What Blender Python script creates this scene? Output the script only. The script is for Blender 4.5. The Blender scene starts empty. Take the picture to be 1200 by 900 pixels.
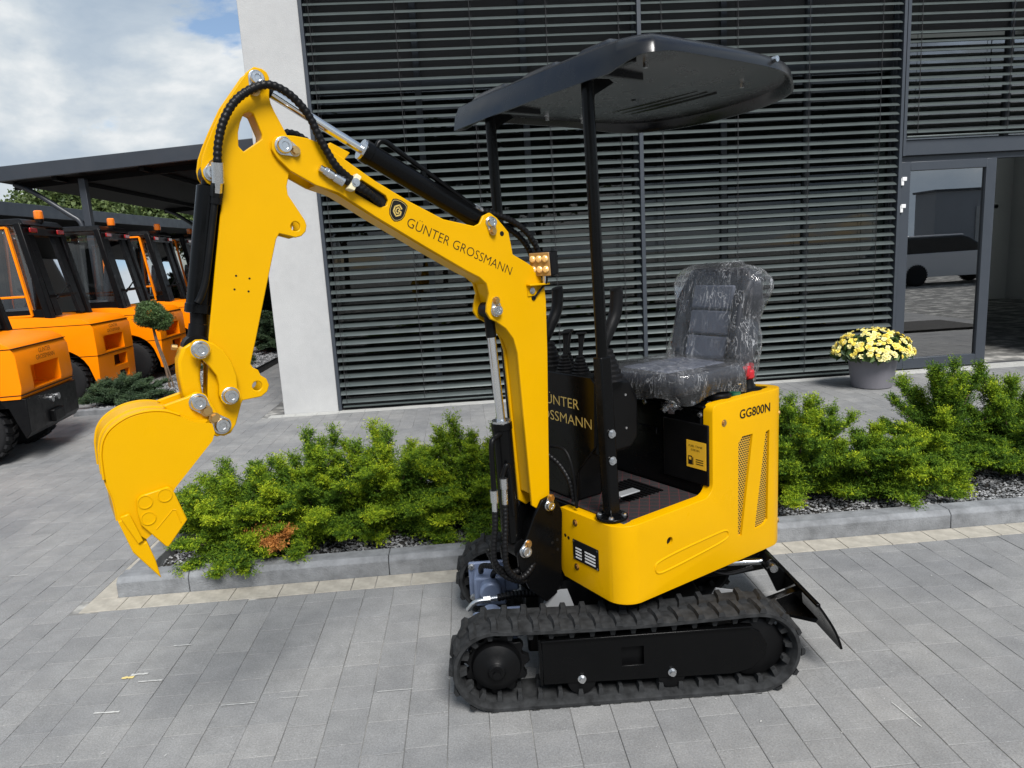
import bpy, bmesh, math, random
import numpy as np
from mathutils import Vector, Matrix, noise
from mathutils.geometry import tessellate_polygon
random.seed(7); rng = np.random.default_rng(7)
R = math.radians
S = bpy.context.scene
SKYX, SKYY = 5.9, 1.3
COL = S.collection
# ------------------------------------------------------------------ camera
cam = bpy.data.objects.new('camera', bpy.data.cameras.new('camera'))
COL.objects.link(cam); S.camera = cam
PITCH, ROLL, YAW = 0.178335, -0.05676, 0.06164
fw = Vector((math.sin(YAW)*math.cos(PITCH), math.cos(YAW)*math.cos(PITCH), -math.sin(PITCH)))
rt = Vector((math.cos(YAW), -math.sin(YAW), 0)); up = rt.cross(fw)
r2 = rt*math.cos(ROLL)+up*math.sin(ROLL); u2 = -rt*math.sin(ROLL)+up*math.cos(ROLL)
cam.matrix_world = Matrix(((r2.x, u2.x, -fw.x, 0), (r2.y, u2.y, -fw.y, 0), (r2.z, u2.z, -fw.z, 1.66), (0, 0, 0, 1)))
cam.data.sensor_fit = 'HORIZONTAL'; cam.data.sensor_width = 36.0
cam.data.lens = 36.0*824.07/1200.0
cam.data.clip_start = 0.05; cam.data.clip_end = 2000
# ------------------------------------------------------------------ world, sun, exposure
SUN_EL, SUN_AZ = R(50), R(166)          # azimuth measured from +Y clockwise
sund = Vector((math.sin(SUN_AZ)*math.cos(SUN_EL), math.cos(SUN_AZ)*math.cos(SUN_EL), math.sin(SUN_EL)))
W = bpy.data.worlds.new('World'); S.world = W; W.use_nodes = True
nt = W.node_tree; nt.nodes.clear()
def N(t, typ, **kw):
    n = t.nodes.new(typ)
    for k, v in kw.items(): setattr(n, k, v)
    return n
def math_node(t, op, a, b=None, c=None):
    n = N(t, 'ShaderNodeMath', operation=op)
    for i, v in enumerate((a, b, c)):
        if v is None: continue
        if isinstance(v, (int, float)): n.inputs[i].default_value = v
        else: t.links.new(v, n.inputs[i])
    return n.outputs[0]
def ramp(t, fac, stops):
    n = N(t, 'ShaderNodeValToRGB'); t.links.new(fac, n.inputs[0])
    el = n.color_ramp.elements
    while len(el) > 1: el.remove(el[0])
    el[0].position = stops[0][0]; el[0].color = tuple(stops[0][1])+(1,)
    for p, c in stops[1:]:
        e = el.new(p); e.color = tuple(c)+(1,)
    return n.outputs[0]
def mixc(t, fac, a, b, blend='MIX'):
    n = N(t, 'ShaderNodeMix', data_type='RGBA', blend_type=blend)
    for s, v in ((n.inputs[0], fac), (n.inputs[6], a), (n.inputs[7], b)):
        if isinstance(v, (int, float)): s.default_value = v
        elif isinstance(v, (tuple, list)): s.default_value = tuple(v)+((1,) if len(v) == 3 else ())
        else: t.links.new(v, s)
    return n.outputs[2]
def noise_node(t, vec, scale, detail=4, rough=.55, dist=0., w=None):
    n = N(t, 'ShaderNodeTexNoise')
    if vec is not None: t.links.new(vec, n.inputs['Vector'])
    n.inputs['Scale'].default_value = scale; n.inputs['Detail'].default_value = detail
    n.inputs['Roughness'].default_value = rough; n.inputs['Distortion'].default_value = dist
    return n.outputs[0]
sky = N(nt, 'ShaderNodeTexSky', sky_type='NISHITA'); sky.sun_disc = False
sky.sun_elevation = SUN_EL; sky.sun_rotation = SUN_AZ; sky.air_density = 1.0; sky.dust_density = 1.5
geo = N(nt, 'ShaderNodeTexCoord')
sep = N(nt, 'ShaderNodeSeparateXYZ'); nt.links.new(geo.outputs['Generated'], sep.inputs[0])
zc = math_node(nt, 'MAXIMUM', math_node(nt, 'ADD', sep.outputs[2], 0.30), 0.06)
cx = math_node(nt, 'DIVIDE', sep.outputs[0], zc); cy = math_node(nt, 'DIVIDE', sep.outputs[1], zc)
comb = N(nt, 'ShaderNodeCombineXYZ'); nt.links.new(cx, comb.inputs[0]); nt.links.new(cy, comb.inputs[1])
mp = N(nt, 'ShaderNodeMapping'); nt.links.new(geo.outputs['Generated'], mp.inputs[0])
mp.inputs['Location'].default_value = (SKYX, SKYY, 0); mp.inputs['Scale'].default_value = (1, 1, 1.9)
cv = mp.outputs[0]
big = noise_node(nt, cv, 2.7, 10, .56, .15)
mask = ramp(nt, big, [(.432, (0, 0, 0)), (.475, (1, 1, 1))])
mp2 = N(nt, 'ShaderNodeMapping'); nt.links.new(cv, mp2.inputs[0]); mp2.inputs['Location'].default_value = (.0, .0, -.16)   # cloud tops brighter than bases
big2 = noise_node(nt, mp2.outputs[0], 2.7, 10, .56, .15)
mp3 = N(nt, 'ShaderNodeMapping'); nt.links.new(cv, mp3.inputs[0]); mp3.inputs['Location'].default_value = (5, 3, 2)
sh2 = noise_node(nt, mp3.outputs[0], 4.5, 8, .55, .2)
shade = math_node(nt, 'ADD', math_node(nt, 'MULTIPLY', math_node(nt, 'SUBTRACT', big2, big), .85), sh2)
ccol = ramp(nt, shade, [(.30, (3.1, 3.9, 4.9)), (.49, (4.3, 5.0, 5.75)), (.59, (5.6, 6.1, 6.5)), (.72, (7.9, 8.0, 8.0))])
skyb = mixc(nt, 1.0, sky.outputs[0], (1.25, 1.25, 1.25), 'MULTIPLY')
skyc = mixc(nt, mask, skyb, ccol)
bg = N(nt, 'ShaderNodeBackground'); bg.inputs[1].default_value = 0.1
nt.links.new(skyc, bg.inputs[0])
wo = N(nt, 'ShaderNodeOutputWorld'); nt.links.new(bg.outputs[0], wo.inputs[0])
sl = bpy.data.lights.new('sun', 'SUN'); sl.energy = 4.4; sl.angle = R(24); sl.color = (1, .975, .945)
so = bpy.data.objects.new('sun', sl); COL.objects.link(so)
so.rotation_euler = sund.to_track_quat('Z', 'Y').to_euler(); so.location = (0, 0, 20)
S.view_settings.view_transform = 'Standard'; S.view_settings.look = 'None'
S.view_settings.exposure = 0.25; S.view_settings.gamma = 1.0
S.render.engine = 'CYCLES'
# ------------------------------------------------------------------ materials
M = {}
def mat(name, color, rough=.5, metal=0., coat=0., spec=.5, var=0., vscale=8., bump=0., bscale=60., rvar=0., coatr=.06, fn=None):
    m = bpy.data.materials.new(name); m.use_nodes = True
    t = m.node_tree; b = t.nodes['Principled BSDF']
    b.inputs['Base Color'].default_value = tuple(color)+(1,)
    b.inputs['Roughness'].default_value = rough; b.inputs['Metallic'].default_value = metal
    b.inputs['Coat Weight'].default_value = coat; b.inputs['Coat Roughness'].default_value = coatr
    b.inputs['Specular IOR Level'].default_value = spec
    tc = N(t, 'ShaderNodeTexCoord').outputs['Object']
    if var:
        n1 = noise_node(t, tc, vscale, 6, .6)
        lo = [c*(1-var) for c in color]; hi = [min(1, c*(1+var)) for c in color]
        t.links.new(ramp(t, n1, [(.3, lo), (.7, hi)]), b.inputs['Base Color'])
    if rvar:
        n2 = noise_node(t, tc, vscale*2.3, 5, .6)
        t.links.new(ramp(t, n2, [(.3, [max(.02, rough-rvar)]*3), (.7, [min(1, rough+rvar)]*3)]), b.inputs['Roughness'])
    if bump:
        bn = N(t, 'ShaderNodeBump'); bn.inputs['Strength'].default_value = bump; bn.inputs['Distance'].default_value = .01
        t.links.new(noise_node(t, tc, bscale, 5, .6), bn.inputs['Height']); t.links.new(bn.outputs[0], b.inputs['Normal'])
    if fn: fn(t, b, tc)
    M[name] = m; return m
mat('yellow', (.615, .325, .0), .34, coat=.0, spec=.13, var=.045, vscale=2.2, rvar=.08, bump=.02, bscale=90)
mat('black_paint', (.0022, .0023, .0025), .24, spec=.16, rvar=.06, vscale=6, bump=.02, bscale=120)
mat('satin_black', (.0032, .0033, .0036), .4, spec=.16, rvar=.1, bump=.03, bscale=160)
mat('rubber', (.024, .025, .026), .75, spec=.15, var=.6, vscale=22, bump=.12, bscale=90, rvar=.1)
mat('hose_rubber', (.0045, .0045, .005), .42, spec=.2, bump=.1, bscale=120)
mat('chrome', (.78, .79, .8), .09, 1.)
mat('zinc', (.62, .63, .64), .28, 1., rvar=.1, vscale=60)
mat('brass', (.62, .4, .16), .35, 1.)
mat('canopy_plastic', (.003, .0035, .005), .25, spec=.5, rvar=.05, vscale=5)
mat('cast_blue', (.16, .2, .3), .4, metal=.2, var=.15, vscale=20)
mat('steel_grey', (.3, .31, .32), .45, .3, var=.1)
mat('seat_vinyl', (.022, .024, .03), .5, spec=.3, bump=.15, bscale=180)
mat('seat_insert', (.1, .112, .145), .6, bump=.2, bscale=220)
mat('decal_black', (.006, .006, .006), .55, spec=.2)
mat('decal_gold', (.5, .36, .1), .45)
mat('decal_white', (.7, .7, .7), .5)
mat('decal_yellow', (.75, .42, .02), .5)
mat('red_plastic', (.4, .012, .02), .4)
mat('clamp_nylon', (.68, .62, .42), .5)
mat('amber', (.9, .56, .2), .15, coat=.8)
mat('amber_beacon', (.85, .2, .01), .2, coat=.6)
mat('red_lens', (.3, .01, .012), .2, coat=.6)
mat('orange', (.9, .23, .0), .36, coat=.0, spec=.14, coatr=.2, var=.03, vscale=2, rvar=.06, bump=.02, bscale=60)
mat('cab_black', (.0035, .0035, .004), .36, spec=.18, rvar=.1)
mat('tyre', (.01, .01, .011), .75, spec=.25, bump=.2, bscale=60)
mat('anthracite', (.038, .045, .056), .38, rvar=.06, vscale=3)
mat('roof_metal', (.026, .031, .04), .42, var=.1, vscale=1.5, rvar=.1)
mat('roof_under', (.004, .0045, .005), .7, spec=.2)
mat('slat', (.072, .087, .086), .33, metal=.25, var=.07, vscale=2.0, rvar=.08)
mat('cord', (.02, .02, .022), .8)
mat('concrete_kerb', (.185, .192, .2), .85, var=.34, vscale=9, bump=.5, bscale=110)
mat('pale_paver', (.35, .325, .275), .9, var=.22, vscale=14, bump=.4, bscale=160)
mat('pale_concrete', (.38, .38, .36), .9, var=.1, vscale=10, bump=.3, bscale=160)
mat('gravel_stone', (.2, .205, .21), .85)
mat('soil', (.03, .028, .025), .95, var=.3, vscale=20)
mat('bark', (.13, .09, .06), .9, var=.3, vscale=25, bump=.5, bscale=70)
mat('pot', (.165, .16, .178), .5, bump=.05, bscale=90)
mat('petal', (.9, .74, .14), .6)
mat('petal_cream', (.9, .82, .36), .6)
mat('room_white', (.8, .8, .79), .8)
mat('room_floor', (.09, .092, .1), .3)
mat('room_dark', (.05, .05, .052), .8)
mat('chalk', (.46, .46, .44), .9, var=.2, vscale=70)
mat('chalk_yellow', (.62, .5, .2), .9)
mat('hall_panel', (.2, .215, .24), .55, var=.06, vscale=.6)
mat('car_paint', (.55, .56, .58), .3, coat=.4)
mat('car_glass', (.01, .012, .014), .05)
mat('silver', (.5, .5, .5), .3, .9)
def plaster(t, b, tc):
    n = noise_node(t, tc, 7, 8, .65); n2 = noise_node(t, tc, 1.3, 3, .5)
    c = mixc(t, .5, ramp(t, n, [(.3, (.37, .375, .375)), (.7, (.45, .455, .45))]), ramp(t, n2, [(.3, (.385, .385, .385)), (.7, (.46, .46, .455))]))
    t.links.new(c, b.inputs['Base Color'])
    bn = N(t, 'ShaderNodeBump'); bn.inputs['Strength'].default_value = .6; bn.inputs['Distance'].default_value = .006
    t.links.new(noise_node(t, tc, 85, 6, .7), bn.inputs['Height']); t.links.new(bn.outputs[0], b.inputs['Normal'])
mat('plaster', (.58, .585, .58), .9, fn=plaster)
def paver_fn(t, b, tc):
    oi = N(t, 'ShaderNodeObjectInfo').outputs['Random']; gi = N(t, 'ShaderNodeNewGeometry')
    wp = gi.outputs['Position']
    f = math_node(t, 'FRACT', math_node(t, 'ADD', math_node(t, 'MULTIPLY', oi, 3.7), gi.outputs['Random Per Island']))
    base = ramp(t, f, [(0, (.192, .194, .194)), (.5, (.206, .208, .208)), (.85, (.218, .219, .217)), (1, (.23, .23, .227))])
    st = ramp(t, noise_node(t, wp, 1.1, 5, .6, .4), [(.3, (.83, .835, .85)), (.62, (1.1, 1.09, 1.07))])
    mid = ramp(t, noise_node(t, wp, 9, 5, .65), [(.28, (.86, .86, .86)), (.72, (1.12, 1.12, 1.12))])
    gr = ramp(t, noise_node(t, wp, 150, 4, .75), [(.3, (.7, .7, .7)), (.7, (1.3, 1.3, 1.3))])
    sp = ramp(t, noise_node(t, wp, 130, 2, .5), [(.70, (1, 1, 1)), (.76, (1.9, 1.9, 1.85))])
    c = mixc(t, 1, base, st, 'MULTIPLY'); c = mixc(t, 1, c, mid, 'MULTIPLY'); c = mixc(t, 1, c, gr, 'MULTIPLY'); c = mixc(t, 1, c, sp, 'MULTIPLY')
    t.links.new(c, b.inputs['Base Color'])
    bn = N(t, 'ShaderNodeBump'); bn.inputs['Strength'].default_value = .45; bn.inputs['Distance'].default_value = .004
    t.links.new(noise_node(t, wp, 210, 4, .7), bn.inputs['Height']); t.links.new(bn.outputs[0], b.inputs['Normal'])
mat('paver', (.2, .2, .2), .82, fn=paver_fn)
def joint_fn(t, b, tc):
    n = noise_node(t, tc, 3.5, 6, .6)
    t.links.new(ramp(t, n, [(.38, (.10, .10, .095)), (.50, (.17, .168, .16)), (.62, (.42, .41, .38))]), b.inputs['Base Color'])
mat('joint_sand', (.12, .12, .11), .95, fn=joint_fn)
def glass_mat(name, tint, gloss=1.0, rough=0.0, ior=1.5, fac=None):
    m = bpy.data.materials.new(name); m.use_nodes = True; t = m.node_tree; t.nodes.clear()
    tr = N(t, 'ShaderNodeBsdfTransparent'); tr.inputs[0].default_value = tuple(tint)+(1,)
    gl = N(t, 'ShaderNodeBsdfGlossy'); gl.inputs['Roughness'].default_value = rough; gl.inputs[0].default_value = (gloss, gloss, gloss, 1)
    fr = N(t, 'ShaderNodeFresnel'); fr.inputs[0].default_value = ior
    mx = N(t, 'ShaderNodeMixShader'); t.links.new(fr.outputs[0] if fac is None else fac(t), mx.inputs[0])
    t.links.new(tr.outputs[0], mx.inputs[1]); t.links.new(gl.outputs[0], mx.inputs[2])
    o = N(t, 'ShaderNodeOutputMaterial'); t.links.new(mx.outputs[0], o.inputs[0])
    M[name] = m; return m
glass_mat('window_glass', (.26, .29, .29), .95, 0.0, 1.6)
glass_mat('transom_glass', (.3, .33, .33), .95, 0.0, 2.8)
glass_mat('roof_pane_glass', (.33, .35, .35), .9, 0.0, 1.4)  # tint sets how much light the added roof pane lets through
glass_mat('door_glass', (.4, .42, .43), .95, 0.0, 3.8)
glass_mat('cab_glass', (.8, .82, .82), .9, 0.02, 1.7)
def film_mat():
    m = bpy.data.materials.new('plastic_film'); m.use_nodes = True; t = m.node_tree; t.nodes.clear(); M['plastic_film'] = m
    tc = N(t, 'ShaderNodeTexCoord').outputs['Object']
    mpn = N(t, 'ShaderNodeMapping'); t.links.new(tc, mpn.inputs[0]); mpn.inputs['Scale'].default_value = (1.4, 1.4, .35); mpn.inputs['Rotation'].default_value = (.35, .2, 0)
    n = noise_node(t, mpn.outputs[0], 17, 4, .5, 1.4)
    folds = ramp(t, n, [(.470, (0, 0, 0)), (.491, (1, 1, 1)), (.512, (0, 0, 0)), (.575, (0, 0, 0)), (.588, (.8, .8, .8)), (.60, (0, 0, 0)), (.66, (0, 0, 0)), (.68, (.9, .9, .9)), (.70, (0, 0, 0))])
    n2 = noise_node(t, tc, 7, 3, .5); zone = ramp(t, n2, [(.38, (.1, .1, .1)), (.62, (1, 1, 1))])
    fold = mixc(t, 1.0, folds, zone, 'MULTIPLY')
    bn = N(t, 'ShaderNodeBump'); bn.inputs['Strength'].default_value = 1.0; bn.inputs['Distance'].default_value = .007; t.links.new(n, bn.inputs['Height'])
    tr = N(t, 'ShaderNodeBsdfTransparent'); tr.inputs[0].default_value = (.97, .97, .98, 1)
    df = N(t, 'ShaderNodeBsdfTranslucent'); df.inputs[0].default_value = (.85, .86, .88, 1)
    dd = N(t, 'ShaderNodeBsdfDiffuse'); dd.inputs[0].default_value = (.8, .81, .83, 1)
    gl = N(t, 'ShaderNodeBsdfGlossy'); gl.inputs['Roughness'].default_value = .09; t.links.new(bn.outputs[0], gl.inputs['Normal'])
    m0 = N(t, 'ShaderNodeMixShader'); m0.inputs[0].default_value = .35; t.links.new(dd.outputs[0], m0.inputs[1]); t.links.new(df.outputs[0], m0.inputs[2])
    m1 = N(t, 'ShaderNodeMixShader'); t.links.new(math_node(t, 'ADD', math_node(t, 'MULTIPLY', fold, .6), .03), m1.inputs[0]); t.links.new(tr.outputs[0], m1.inputs[1]); t.links.new(m0.outputs[0], m1.inputs[2])
    fr = N(t, 'ShaderNodeFresnel'); fr.inputs[0].default_value = 1.42; t.links.new(bn.outputs[0], fr.inputs['Normal'])
    m2 = N(t, 'ShaderNodeMixShader'); t.links.new(math_node(t, 'MINIMUM', math_node(t, 'MULTIPLY', fr.outputs[0], 1.0), .6), m2.inputs[0]); t.links.new(m1.outputs[0], m2.inputs[1]); t.links.new(gl.outputs[0], m2.inputs[2])
    o = N(t, 'ShaderNodeOutputMaterial'); t.links.new(m2.outputs[0], o.inputs[0])
film_mat()
def leaf_fn(stops, trans=.25):
    def f(t, b, tc):
        a = N(t, 'ShaderNodeAttribute'); a.attribute_name = 'tone'
        t.links.new(ramp(t, a.outputs['Fac'], stops), b.inputs['Base Color'])
        b.inputs['Subsurface Weight'].default_value = 0
        tr = N(t, 'ShaderNodeBsdfTranslucent'); t.links.new(ramp(t, a.outputs['Fac'], stops), tr.inputs[0])
        mx = N(t, 'ShaderNodeMixShader'); mx.inputs[0].default_value = trans
        t.links.new(b.outputs[0], mx.inputs[1]); t.links.new(tr.outputs[0], mx.inputs[2])
        o = [n for n in t.nodes if n.type == 'OUTPUT_MATERIAL'][0]; t.links.new(mx.outputs[0], o.inputs[0])
    return f
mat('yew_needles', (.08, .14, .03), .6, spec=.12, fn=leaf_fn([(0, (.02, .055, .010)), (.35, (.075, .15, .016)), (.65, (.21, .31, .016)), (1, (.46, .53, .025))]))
mat('dead_needles', (.42, .16, .03), .7, fn=leaf_fn([(0, (.3, .1, .02)), (1, (.62, .27, .06))]))
mat('juniper_needles', (.04, .075, .035), .6, fn=leaf_fn([(0, (.022, .045, .022)), (.6, (.05, .09, .04)), (1, (.09, .14, .06))]))
mat('pine_needles', (.05, .1, .03), .6, fn=leaf_fn([(0, (.03, .07, .022)), (1, (.1, .17, .05))]))
mat('tree_leaves', (.08, .13, .035), .6, fn=leaf_fn([(0, (.05, .085, .025)), (1, (.15, .2, .06))]))
mat('flower_leaves', (.05, .09, .025), .5, fn=leaf_fn([(0, (.025, .05, .015)), (1, (.08, .14, .03))]))
def mesh_fn(t, b, tc):       # perforated sheet: staggered round holes
    mpn = N(t, 'ShaderNodeMapping'); t.links.new(tc, mpn.inputs[0]); mpn.inputs['Scale'].default_value = (76, 76, 108)
    s = N(t, 'ShaderNodeSeparateXYZ'); t.links.new(mpn.outputs[0], s.inputs[0])
    row = math_node(t, 'FLOOR', s.outputs[2]); off = math_node(t, 'MULTIPLY', math_node(t, 'MODULO', math_node(t, 'ABSOLUTE', row), 2.0), .5)
    fx = math_node(t, 'SUBTRACT', math_node(t, 'FRACT', math_node(t, 'ADD', s.outputs[0], off)), .5); fz = math_node(t, 'SUBTRACT', math_node(t, 'FRACT', s.outputs[2]), .5)
    d = math_node(t, 'SQRT', math_node(t, 'ADD', math_node(t, 'MULTIPLY', fx, fx), math_node(t, 'MULTIPLY', fz, fz)))
    t.links.new(ramp(t, d, [(.40, (.002, .002, .002)), (.46, (.66, .38, .03))]), b.inputs['Base Color'])
mat('perforated', (.3, .2, .02), .5, fn=mesh_fn)
def mat_fn(t, b, tc):        # quilted floor mat with red stitching
    mpn = N(t, 'ShaderNodeMapping'); t.links.new(tc, mpn.inputs[0]); mpn.inputs['Rotation'].default_value = (0, 0, R(45)); mpn.inputs['Scale'].default_value = (26, 26, 26)
    s = N(t, 'ShaderNodeSeparateXYZ'); t.links.new(mpn.outputs[0], s.inputs[0])
    fx = math_node(t, 'ABSOLUTE', math_node(t, 'SUBTRACT', math_node(t, 'FRACT', s.outputs[0]), .5)); fy = math_node(t, 'ABSOLUTE', math_node(t, 'SUBTRACT', math_node(t, 'FRACT', s.outputs[1]), .5))
    d = math_node(t, 'MAXIMUM', fx, fy)
    t.links.new(ramp(t, d, [(.46, (.022, .021, .022)), (.475, (.09, .02, .022))]), b.inputs['Base Color'])
    bn = N(t, 'ShaderNodeBump'); bn.inputs['Strength'].default_value = .8; bn.inputs['Distance'].default_value = .01; bn.invert = True
    t.links.new(math_node(t, 'POWER', d, 3.0), bn.inputs['Height']); t.links.new(bn.outputs[0], b.inputs['Normal'])
mat('floor_mat', (.02, .02, .02), .55, fn=mat_fn)
# ------------------------------------------------------------------ mesh helpers
def fill(loops):
    bm = bmesh.new(); vs = []; es = []
    for l in loops:
        q = [bm.verts.new((p[0], p[1], 0)) for p in l]; vs += q
        es += [bm.edges.new((q[i], q[(i+1) % len(q)])) for i in range(len(q))]
    for i, v in enumerate(vs): v.index = i
    r = bmesh.ops.triangle_fill(bm, use_beauty=True, use_dissolve=False, edges=es, normal=(0, 0, 1))
    out = [tuple(v.index for v in f.verts) for f in r['geom'] if isinstance(f, bmesh.types.BMFace)]
    bm.free(); return out
class MB:
    def __init__(s): s.v = []; s.f = []
    def add(s, vs, fs):
        o = len(s.v); s.v += [tuple(p) for p in vs]; s.f += [tuple(i+o for i in f) for f in fs]; return s
    def box(s, x0, x1, y0, y1, z0, z1):
        return s.add([(x0, y0, z0), (x1, y0, z0), (x1, y1, z0), (x0, y1, z0), (x0, y0, z1), (x1, y0, z1), (x1, y1, z1), (x0, y1, z1)],
                     [(0, 3, 2, 1), (4, 5, 6, 7), (0, 1, 5, 4), (1, 2, 6, 5), (2, 3, 7, 6), (3, 0, 4, 7)])
    def bar(s, p0, p1, w, h, upv=(0, 0, 1)):       # rectangular bar between two points
        p0 = Vector(p0); p1 = Vector(p1); d = (p1-p0).normalized(); sd = d.cross(Vector(upv)).normalized(); u = sd.cross(d)
        vs = [p+sd*a*w/2+u*b*h/2 for p in (p0, p1) for a, b in ((-1, -1), (1, -1), (1, 1), (-1, 1))]
        return s.add(vs, [(3, 2, 1, 0), (4, 5, 6, 7), (0, 1, 5, 4), (1, 2, 6, 5), (2, 3, 7, 6), (3, 0, 4, 7)])
    def tube(s, path, r, n=10, caps=True):
        P = [Vector(p) for p in path]; rr = r if isinstance(r, (list, tuple)) else [r]*len(P)
        T = [(P[min(i+1, len(P)-1)]-P[max(i-1, 0)]).normalized() for i in range(len(P))]
        a = T[0].orthogonal().normalized(); vs = []; fs = []
        for i, p in enumerate(P):
            a = (a-T[i]*a.dot(T[i])); a = a.normalized() if a.length > 1e-6 else T[i].orthogonal().normalized()
            b = T[i].cross(a)
            vs += [p+(a*math.cos(2*math.pi*k/n)+b*math.sin(2*math.pi*k/n))*rr[i] for k in range(n)]
        for i in range(len(P)-1):
            for k in range(n): fs.append((i*n+k, i*n+(k+1) % n, (i+1)*n+(k+1) % n, (i+1)*n+k))
        if caps: fs.append(tuple(range(n))[::-1]); fs.append(tuple((len(P)-1)*n+k for k in range(n)))
        return s.add(vs, fs)
    def cyl(s, p0, p1, r, n=20, r1=None): return s.tube([p0, p1], [r, r if r1 is None else r1], n)
    def lathe(s, prof, o, axis, n=28):             # prof: (radius, height along axis)
        o = Vector(o); ax = Vector(axis).normalized(); a = ax.orthogonal().normalized(); b = ax.cross(a); vs = []; fs = []
        for r, h in prof:
            vs += [o+ax*h+(a*math.cos(2*math.pi*k/n)+b*math.sin(2*math.pi*k/n))*r for k in range(n)]
        for i in range(len(prof)-1):
            for k in range(n): fs.append((i*n+k, i*n+(k+1) % n, (i+1)*n+(k+1) % n, (i+1)*n+k))
        fs.append(tuple(range(n))[::-1]); fs.append(tuple((len(prof)-1)*n+k for k in range(n)))
        return s.add(vs, fs)
    def prism(s, poly, v0, v1, holes=(), mp=lambda a, v, b: (a, v, b)):   # polygon (a,b) extruded along v
        loops = [poly]+list(holes); flat = [p for l in loops for p in l]; n = len(flat)
        tri = tessellate_polygon([[Vector((p[0], p[1], 0)) for p in l] for l in loops]) if not holes else fill(loops)
        vs = [mp(p[0], v0, p[1]) for p in flat]+[mp(p[0], v1, p[1]) for p in flat]
        fs = [tuple(t) for t in tri]+[tuple(i+n for i in t)[::-1] for t in tri]
        o = 0
        for l in loops:
            k = len(l)
            for i in range(k): fs.append((o+i, o+(i+1) % k, o+(i+1) % k+n, o+i+n))
            o += k
        return s.add(vs, fs)
    def mesh(s, name, smooth=False, recalc=True):
        me = bpy.data.meshes.new(name); me.from_pydata([tuple(p) for p in s.v], [], s.f)
        if recalc:
            bm = bmesh.new(); bm.from_mesh(me); bmesh.ops.recalc_face_normals(bm, faces=bm.faces)
            bm.to_mesh(me); bm.free()
        return me
def finish(o, smooth, bevel, seg):
    if bevel:
        b = o.modifiers.new('bevel', 'BEVEL'); b.width = bevel; b.segments = seg; b.limit_method = 'ANGLE'; b.angle_limit = R(35)
        b.harden_normals = False
    if smooth or bevel:
        o.data.shade_smooth()
        try: o.data.set_sharp_from_angle(angle=R(38))
        except Exception: pass
def link(name, me, m, parent=None, rot=0., smooth=False, bevel=0., seg=2, loc=None, label=None):
    o = bpy.data.objects.new(name, me); COL.objects.link(o)
    if m: me.materials.clear(); me.materials.append(M[m] if isinstance(m, str) else m)
    if parent: o.parent = parent
    if rot: o.rotation_euler = (0, 0, rot)
    if loc: o.location = loc
    finish(o, smooth, bevel, seg)
    if label: o['label'] = label
    return o
def build(mb, name, m, parent=None, rot=0., smooth=False, bevel=0., seg=2, loc=None, label=None, recalc=True):
    return link(name, mb.mesh(name, recalc=recalc), m, parent, rot, smooth, bevel, seg, loc, label)
def tag(o, label, cat=None, group=None, kind=None):
    if label: o['label'] = label
    if cat: o['category'] = cat
    if group: o['group'] = group
    if kind: o['kind'] = kind
    return o
def empty(name, loc=(0, 0, 0), rz=0., label=None, cat=None, group=None):
    o = bpy.data.objects.new(name, None); COL.objects.link(o); o.location = loc; o.rotation_euler = (0, 0, rz)
    o.empty_display_size = .2
    return tag(o, label, cat, group)
def spline(pts, n=6):
    P = [Vector(p) for p in pts]; out = []
    for i in range(len(P)-1):
        p0 = P[max(i-1, 0)]; p1 = P[i]; p2 = P[i+1]; p3 = P[min(i+2, len(P)-1)]
        for k in range(n):
            t = k/n; out.append(.5*((2*p1)+(p2-p0)*t+(2*p0-5*p1+4*p2-p3)*t*t+(-p0+3*p1-3*p2+p3)*t**3))
    return out+[P[-1]]
def ridged(path, r, pitch=.015, amp=.10):        # spiral hose guard: radius ripples along the hose
    L = [0.]
    for a, b in zip(path, path[1:]): L.append(L[-1]+(b-a).length)
    n = max(8, int(L[-1]/(pitch/4))); out = []; rr = []; j = 0
    for i in range(n+1):
        s = L[-1]*i/n
        while j < len(L)-2 and L[j+1] < s: j += 1
        f = (s-L[j])/max(1e-9, L[j+1]-L[j]); out.append(path[j].lerp(path[j+1], f)); rr.append(r*(1+amp*(1 if i % 4 in (1, 2) else -1)*.7))
    return out, rr
def circ(c, r, n=20, a0=0): return [(c[0]+r*math.cos(a0+2*math.pi*k/n), c[1]+r*math.sin(a0+2*math.pi*k/n)) for k in range(n)]
def boolean(o, cutter_mb):
    c = link('cutter', cutter_mb.mesh('cutter'), None)
    md = o.modifiers.new('cut', 'BOOLEAN'); md.object = c; md.operation = 'DIFFERENCE'; md.solver = 'EXACT'
    c.parent = o.parent; c.rotation_euler = o.rotation_euler; c.location = o.location
    # the cut goes before the bevel
    while o.modifiers[0].name != md.name: o.modifiers.move(len(o.modifiers)-1, 0)
    bpy.context.view_layer.update()
    dg = bpy.context.evaluated_depsgraph_get()
    me = bpy.data.meshes.new_from_object(o.evaluated_get(dg)); o.modifiers.clear()
    old = o.data; o.data = me; bpy.data.objects.remove(c); bpy.data.meshes.remove(old)
    me.shade_smooth()
    try: me.set_sharp_from_angle(angle=R(38))
    except Exception: pass
    return o
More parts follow.
